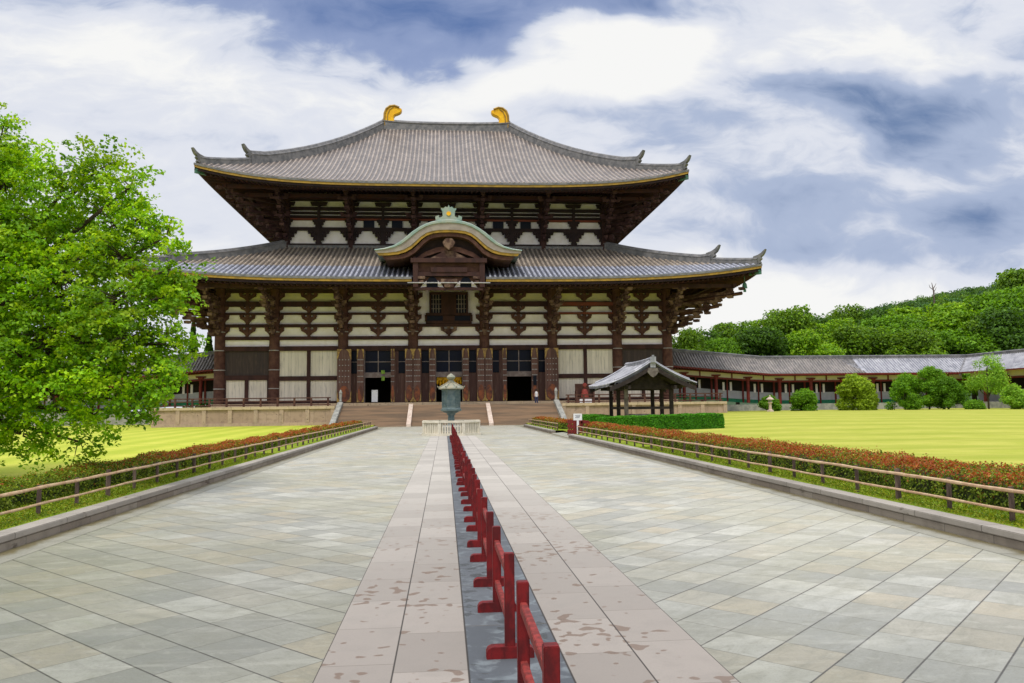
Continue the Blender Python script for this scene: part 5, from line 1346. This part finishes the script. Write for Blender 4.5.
# ---- the big tree on the left, trunk just outside the frame
TX_, TYY = -15.2, 23.0
bt = thing('big_tree', 'large bright green broadleaf tree overhanging the left lawn', 'tree', (TX_, TYY, .2))
LOB = [(-12.75, 23.4, 9.75, 1.25), (-14.1, 23.5, 10.4, 1.7), (-12.35, 23, 8.6, 1.5), (-9.55, 22.3, 8.75, 1.16), (-10.35, 22.2, 8.1, 1.2), (-8.45, 21.8, 8.15, 0.88), (-8.05, 21.6, 7.3, 0.79), (-7.35, 21.4, 6.7, 0.65), (-8.85, 22, 7.2, 1.12), (-10.65, 22.4, 6.9, 1.3), (-12.45, 22.6, 7.2, 1.5), (-8.35, 21.2, 6.1, 1.02), (-7.05, 20.9, 5.75, 0.65), (-9.95, 21.4, 5.6, 1.5), (-11.85, 21.6, 5.4, 1.8), (-8.15, 20.6, 4.9, 1.26), (-7.05, 20.4, 4.9, 0.79), (-7.85, 20.3, 3.9, 1.12), (-6.85, 20.1, 3.75, 0.74), (-9.05, 20.8, 4.0, 1.4), (-11.05, 21, 3.8, 1.7), (-6.75, 20.0, 3.0, 0.65), (-8.15, 20.3, 2.9, 0.93), (-9.85, 20.8, 2.7, 1.2), (-11.45, 21.2, 2.4, 1.3), (-7.45, 20.2, 2.35, 0.6), (-8.75, 20.6, 2.0, 0.7), (-10.65, 21.0, 1.55, 0.75), (-11.75, 21.0, 1.35, 0.7), (-9.15, 20.8, 1.35, 0.42), (-13.45, 22, 4.2, 2.0), (-13.85, 22.5, 7.0, 2.0), (-13.25, 21.5, 2.3, 1.4), (-15.75, 23, 9.0, 2.2), (-16.75, 23, 5.5, 2.4), (-18.25, 24, 7.5, 2.5), (-15.25, 26, 8.5, 2.4), (-14.25, 26, 5.0, 2.4), (-11.25, 25, 7.4, 1.8), (-11.05, 24.5, 4.6, 1.8), (-12.5, 22, 9.0, 1.4), (-11.2, 21.6, 6.6, 1.3), (-12.8, 21, 3.2, 1.6), (-12.0, 20.8, 1.6, 0.9)]   # x, y, z, r
rr = random.Random(5); P, N, S, C = [], [], [], []; wood = MB()
wood.tube([(TX_, TYY, -.1), (TX_+.1, TYY, 1.5), (TX_, TYY, 3.2), (TX_-.2, TYY+.1, 5.5), (TX_+.2, TYY, 8.0)], [.42, .34, .30, .22, .10], 10)
for li, (cx, cy, cz, r) in enumerate(LOB):
    hb_ = min(max(.25*cz+1.4, 1.6), 6.0); st = Vector((TX_, TYY, hb_)); en = Vector((cx, cy, cz)); mid = (st+en)/2+Vector((0, 0, -.25 if cz > 4 else .5))
    rl = .05+.035*r
    if li < 32: wood.tube([st, st.lerp(mid, .6), mid, mid.lerp(en, .6), en], [rl*1.6, rl*1.2, rl, rl*.7, rl*.35], 6)
    lt_ = rr.choice([.74, .88, 1.0, 1.0, 1.08, 1.12])
    ns = int((40 if cz > 6.3 else 56)*r*r) if (li < 33 or li > 39) else int(30*r*r)
    for k in range(ns):
        dv = Vector((rr.gauss(0, 1), rr.gauss(0, 1), rr.gauss(0, 1))).normalized(); q = en+Vector((dv.x*r, dv.y*r, dv.z*r*.85))*rr.uniform(.35, 1.12)
        if k % 6 == 0 and li < 32: wood.tube([en+(q-en)*.1, en+(q-en)*.6+Vector((0, 0, .05)), q], [.022, .014, .006], 4, caps=False)
        nl = rr.randint(30, 48); sr = rr.uniform(.22, .36)
        th_ = RNG.uniform(0, 2*pi, nl); ra = sr*np.sqrt(RNG.random(nl)); tx_, ty_ = rr.gauss(0, .45), rr.gauss(0, .45); out = np.array([dv.x, dv.y, 0])*.25
        droop = -.45*ra-.05+ra*(np.cos(th_)*tx_+np.sin(th_)*ty_)
        P.append(np.stack([q.x+ra*np.cos(th_)+out[0]*ra, q.y+ra*np.sin(th_)+out[1]*ra, q.z+droop+RNG.normal(0, .04, nl)], 1))
        N.append(np.array([-tx_, -ty_, 1])+RNG.normal(0, .6, (nl, 3))+np.array([dv.x, dv.y, 0])*.4); S.append(RNG.uniform(.07, .135, nl))
        tone = rr.random(); up_ = min(max((cz-2)/7, 0), 1)
        base = [(.20, .42, .008), (.29, .52, .010), (.13, .30, .008)] if tone > .45 else [(.37, .60, .012), (.46, .64, .015), (.26, .48, .010)]
        C.append(palette(nl, base, .14)*rr.uniform(.85, 1.12)*lt_)
leaf_mesh('foliage', np.concatenate(P), np.concatenate(N), np.concatenate(S), np.clip(np.concatenate(C), .003, .9), bt)
wood.build('trunk', 'bark', bt, smooth=True)

# ================================================================== SMALL THINGS
# red stand with white notice board where the kerb opens
gx, gy = 8.98, 51.6
gt = thing('red_stand', 'red wooden trestle stand at the gap in the right kerb', 'barrier', (gx, gy, .03))
for i in range(4):
    m = MB(); y = gy+i*1.0
    for q in (-.38, .38): m.box((gx+q, y, .55), (.10, .10, 1.1))
    m.box((gx, y, .98), (1.0, .08, .16)); m.box((gx, y, .66), (1.0, .08, .14)); m.box((gx, y, .34), (1.0, .08, .14)); m.box((gx, y, .72), (.12, .08, .7)); m.box((gx-.38, y, .08), (.15, .6, .14)); m.box((gx+.38, y, .08), (.15, .6, .14))
    m.build('trestle_frame', 'red_paint_rail', gt, bevel=.005)
gx -= .22
nb_ = thing('notice_board', 'white notice board on a post before the red stand', 'sign', (gx-.1, gy-.35, .03))
MB().bx(gx-.38, gx+.18, gy-.38, gy-.34, 1.12, 1.55).build('board', 'white_board', nb_); MB().bx(gx-.17, gx-.03, gy-.37, gy-.33, .05, 1.12).build('post', 'white_board', nb_)
m = MB()
for z, a, b in ((1.45, -.28, .08), (1.37, -.24, .05), (1.29, -.28, .02)): m.bx(gx+a, gx+b, gy-.386, gy-.382, z-.014, z+.014)
m.build('writing', 'ink', nb_)
# easel board inside the left doorway
x = AX-9.25
eb = thing('easel_board', 'tilted pale blue-white board standing in the left doorway', 'sign', (x, YF-.3, FZ))
m = MB(); m.box((x, YF-.35, FZ+.85), (.75, .05, 1.5), rx=-.12); m.build('board', 'white_board', eb)
m = MB(); m.tube([(x-.3, YF-.1, FZ), (x-.25, YF-.3, FZ+1.5)], .03, 5); m.tube([(x+.3, YF-.1, FZ), (x+.25, YF-.3, FZ+1.5)], .03, 5); m.build('legs', 'timber_dark', eb)
# green hanging banners in the left doorway are lamps of paper: a lime and a green square
hb2 = thing('hanging_sign', 'small lime green sign hanging at the top of the left doorway', 'sign', (AX-8.2, YF-.4, 5.0))
MB().bx(AX-8.45, AX-8.0, YF-.42, YF-.36, 6.3, 6.75).bx(AX-8.42, AX-8.02, YF-.42, YF-.36, 5.45, 6.0).build('panel', simple('lime', (.20, .34, .04), (.10, .2, .03), 3, .7), hb2)
hb3 = thing('lantern_sign', 'narrow dark hanging lantern on the post right of the right doorway', 'lantern', (AX+11.0, YF-1.1, 4.6))
MB().bx(AX+10.55, AX+10.95, YF-1.2, YF-1.02, 4.7, 5.9).build('panel', 'glass_dark', hb3)
# seated wooden figure in a red cape (outside, right of the doors)
sx, sy, sz = AX+16.7, 96.6, TZ
fg = thing('seated_statue', 'seated wooden statue in a red cape and cap right of the doors', 'statue', (sx, sy, sz))
m = MB(); m.bx(sx-1.0, sx+1.0, sy-.3, sy+.9, sz, sz+.55); m.bx(sx-1.15, sx-1.0, sy-.3, sy+.9, sz, sz+1.5).bx(sx+1.0, sx+1.15, sy-.3, sy+.9, sz, sz+1.5).bx(sx-1.1, sx+1.1, sy+.8, sy+.95, sz+.55, sz+2.4); m.build('chair', 'timber_brown', fg)
MB().lathe((sx, sy+.2, sz+.55), [(.45, 0), (.52, .25), (.44, .6), (.38, .95), (.26, 1.15), (.12, 1.22)], 14).build('red_cape', 'cloth_red', fg, smooth=True)
MB().lathe((sx, sy+.15, sz+1.85), [(.10, 0), (.20, .1), (.24, .28), (.2, .45), (.08, .54)], 12).build('head', 'timber_red', fg, smooth=True)
MB().lathe((sx, sy+.17, sz+2.15), [(.26, 0), (.27, .12), (.2, .28), (.06, .34)], 12).build('cap', 'cloth_red', fg, smooth=True)
MB().bx(sx-.75, sx+.75, sy-.4, sy-.25, sz+.05, sz+.5).build('offering_cloth', 'cloth_white', fg)
# person by the right doorway
def person(x, y, z, label):
    t_ = thing('person', label, 'person', (x, y, z)); me = bpy.data.meshes.new('body')
    J = [(0, 0, .88), (0, 0, 1.12), (0, 0, 1.36), (0, -.01, 1.47), (0, -.02, 1.60), (.10, 0, .82), (.11, -.02, .45), (.12, 0, .06), (.12, -.14, .03), (-.10, 0, .82), (-.10, .04, .45), (-.11, .06, .06), (-.11, -.08, .03),
         (.17, 0, 1.34), (.23, .02, 1.08), (.20, -.12, .88), (-.17, 0, 1.34), (-.24, .02, 1.08), (-.23, -.05, .84)]
    E_ = [(0, 1), (1, 2), (2, 3), (3, 4), (0, 5), (5, 6), (6, 7), (7, 8), (0, 9), (9, 10), (10, 11), (11, 12), (2, 13), (13, 14), (14, 15), (2, 16), (16, 17), (17, 18)]
    Rr = [.14, .13, .14, .055, .10, .09, .065, .045, .04, .09, .065, .045, .04, .06, .045, .035, .06, .045, .035]
    me.from_pydata(J, E_, []); o_ = bpy.data.objects.new('body', me); COL.objects.link(o_); o_.parent = t_
    md = o_.modifiers.new('skin', 'SKIN'); md.use_smooth_shade = True
    for i, r_ in enumerate(Rr): me.skin_vertices[0].data[i].radius = (r_, r_*.85)
    me.skin_vertices[0].data[0].use_root = True
    o_.modifiers.new('sub', 'SUBSURF').levels = 1; o_.modifiers['sub'].render_levels = 1; me.materials.append(M['skin']); WL[o_.name] = Vector((x, y, z))
    MB().lathe((x, y, z+.84), [(.17, 0), (.165, .25), (.20, .48), (.13, .60), (.07, .63)], 12).build('shirt', 'cloth_white', t_, smooth=True)
    for s in (-1, 1): MB().tube([(x+s*.10, y, z+.90), (x+s*.11, y+.01, z+.45), (x+s*.115, y+.02, z+.10)], [.12, .09, .08], 8).build('trouser_leg', 'cloth_navy', t_, smooth=True)
    MB().lathe((x, y+.015, z+1.56), [(.11, 0), (.125, .08), (.10, .16), (.04, .20)], 10).build('hair', 'hair', t_, smooth=True)
person(AX+10.6, 96.2, TZ, 'person in white top and dark trousers by the right doorway')
# the bush of small stones: nothing further
print('objects', len(bpy.data.objects))
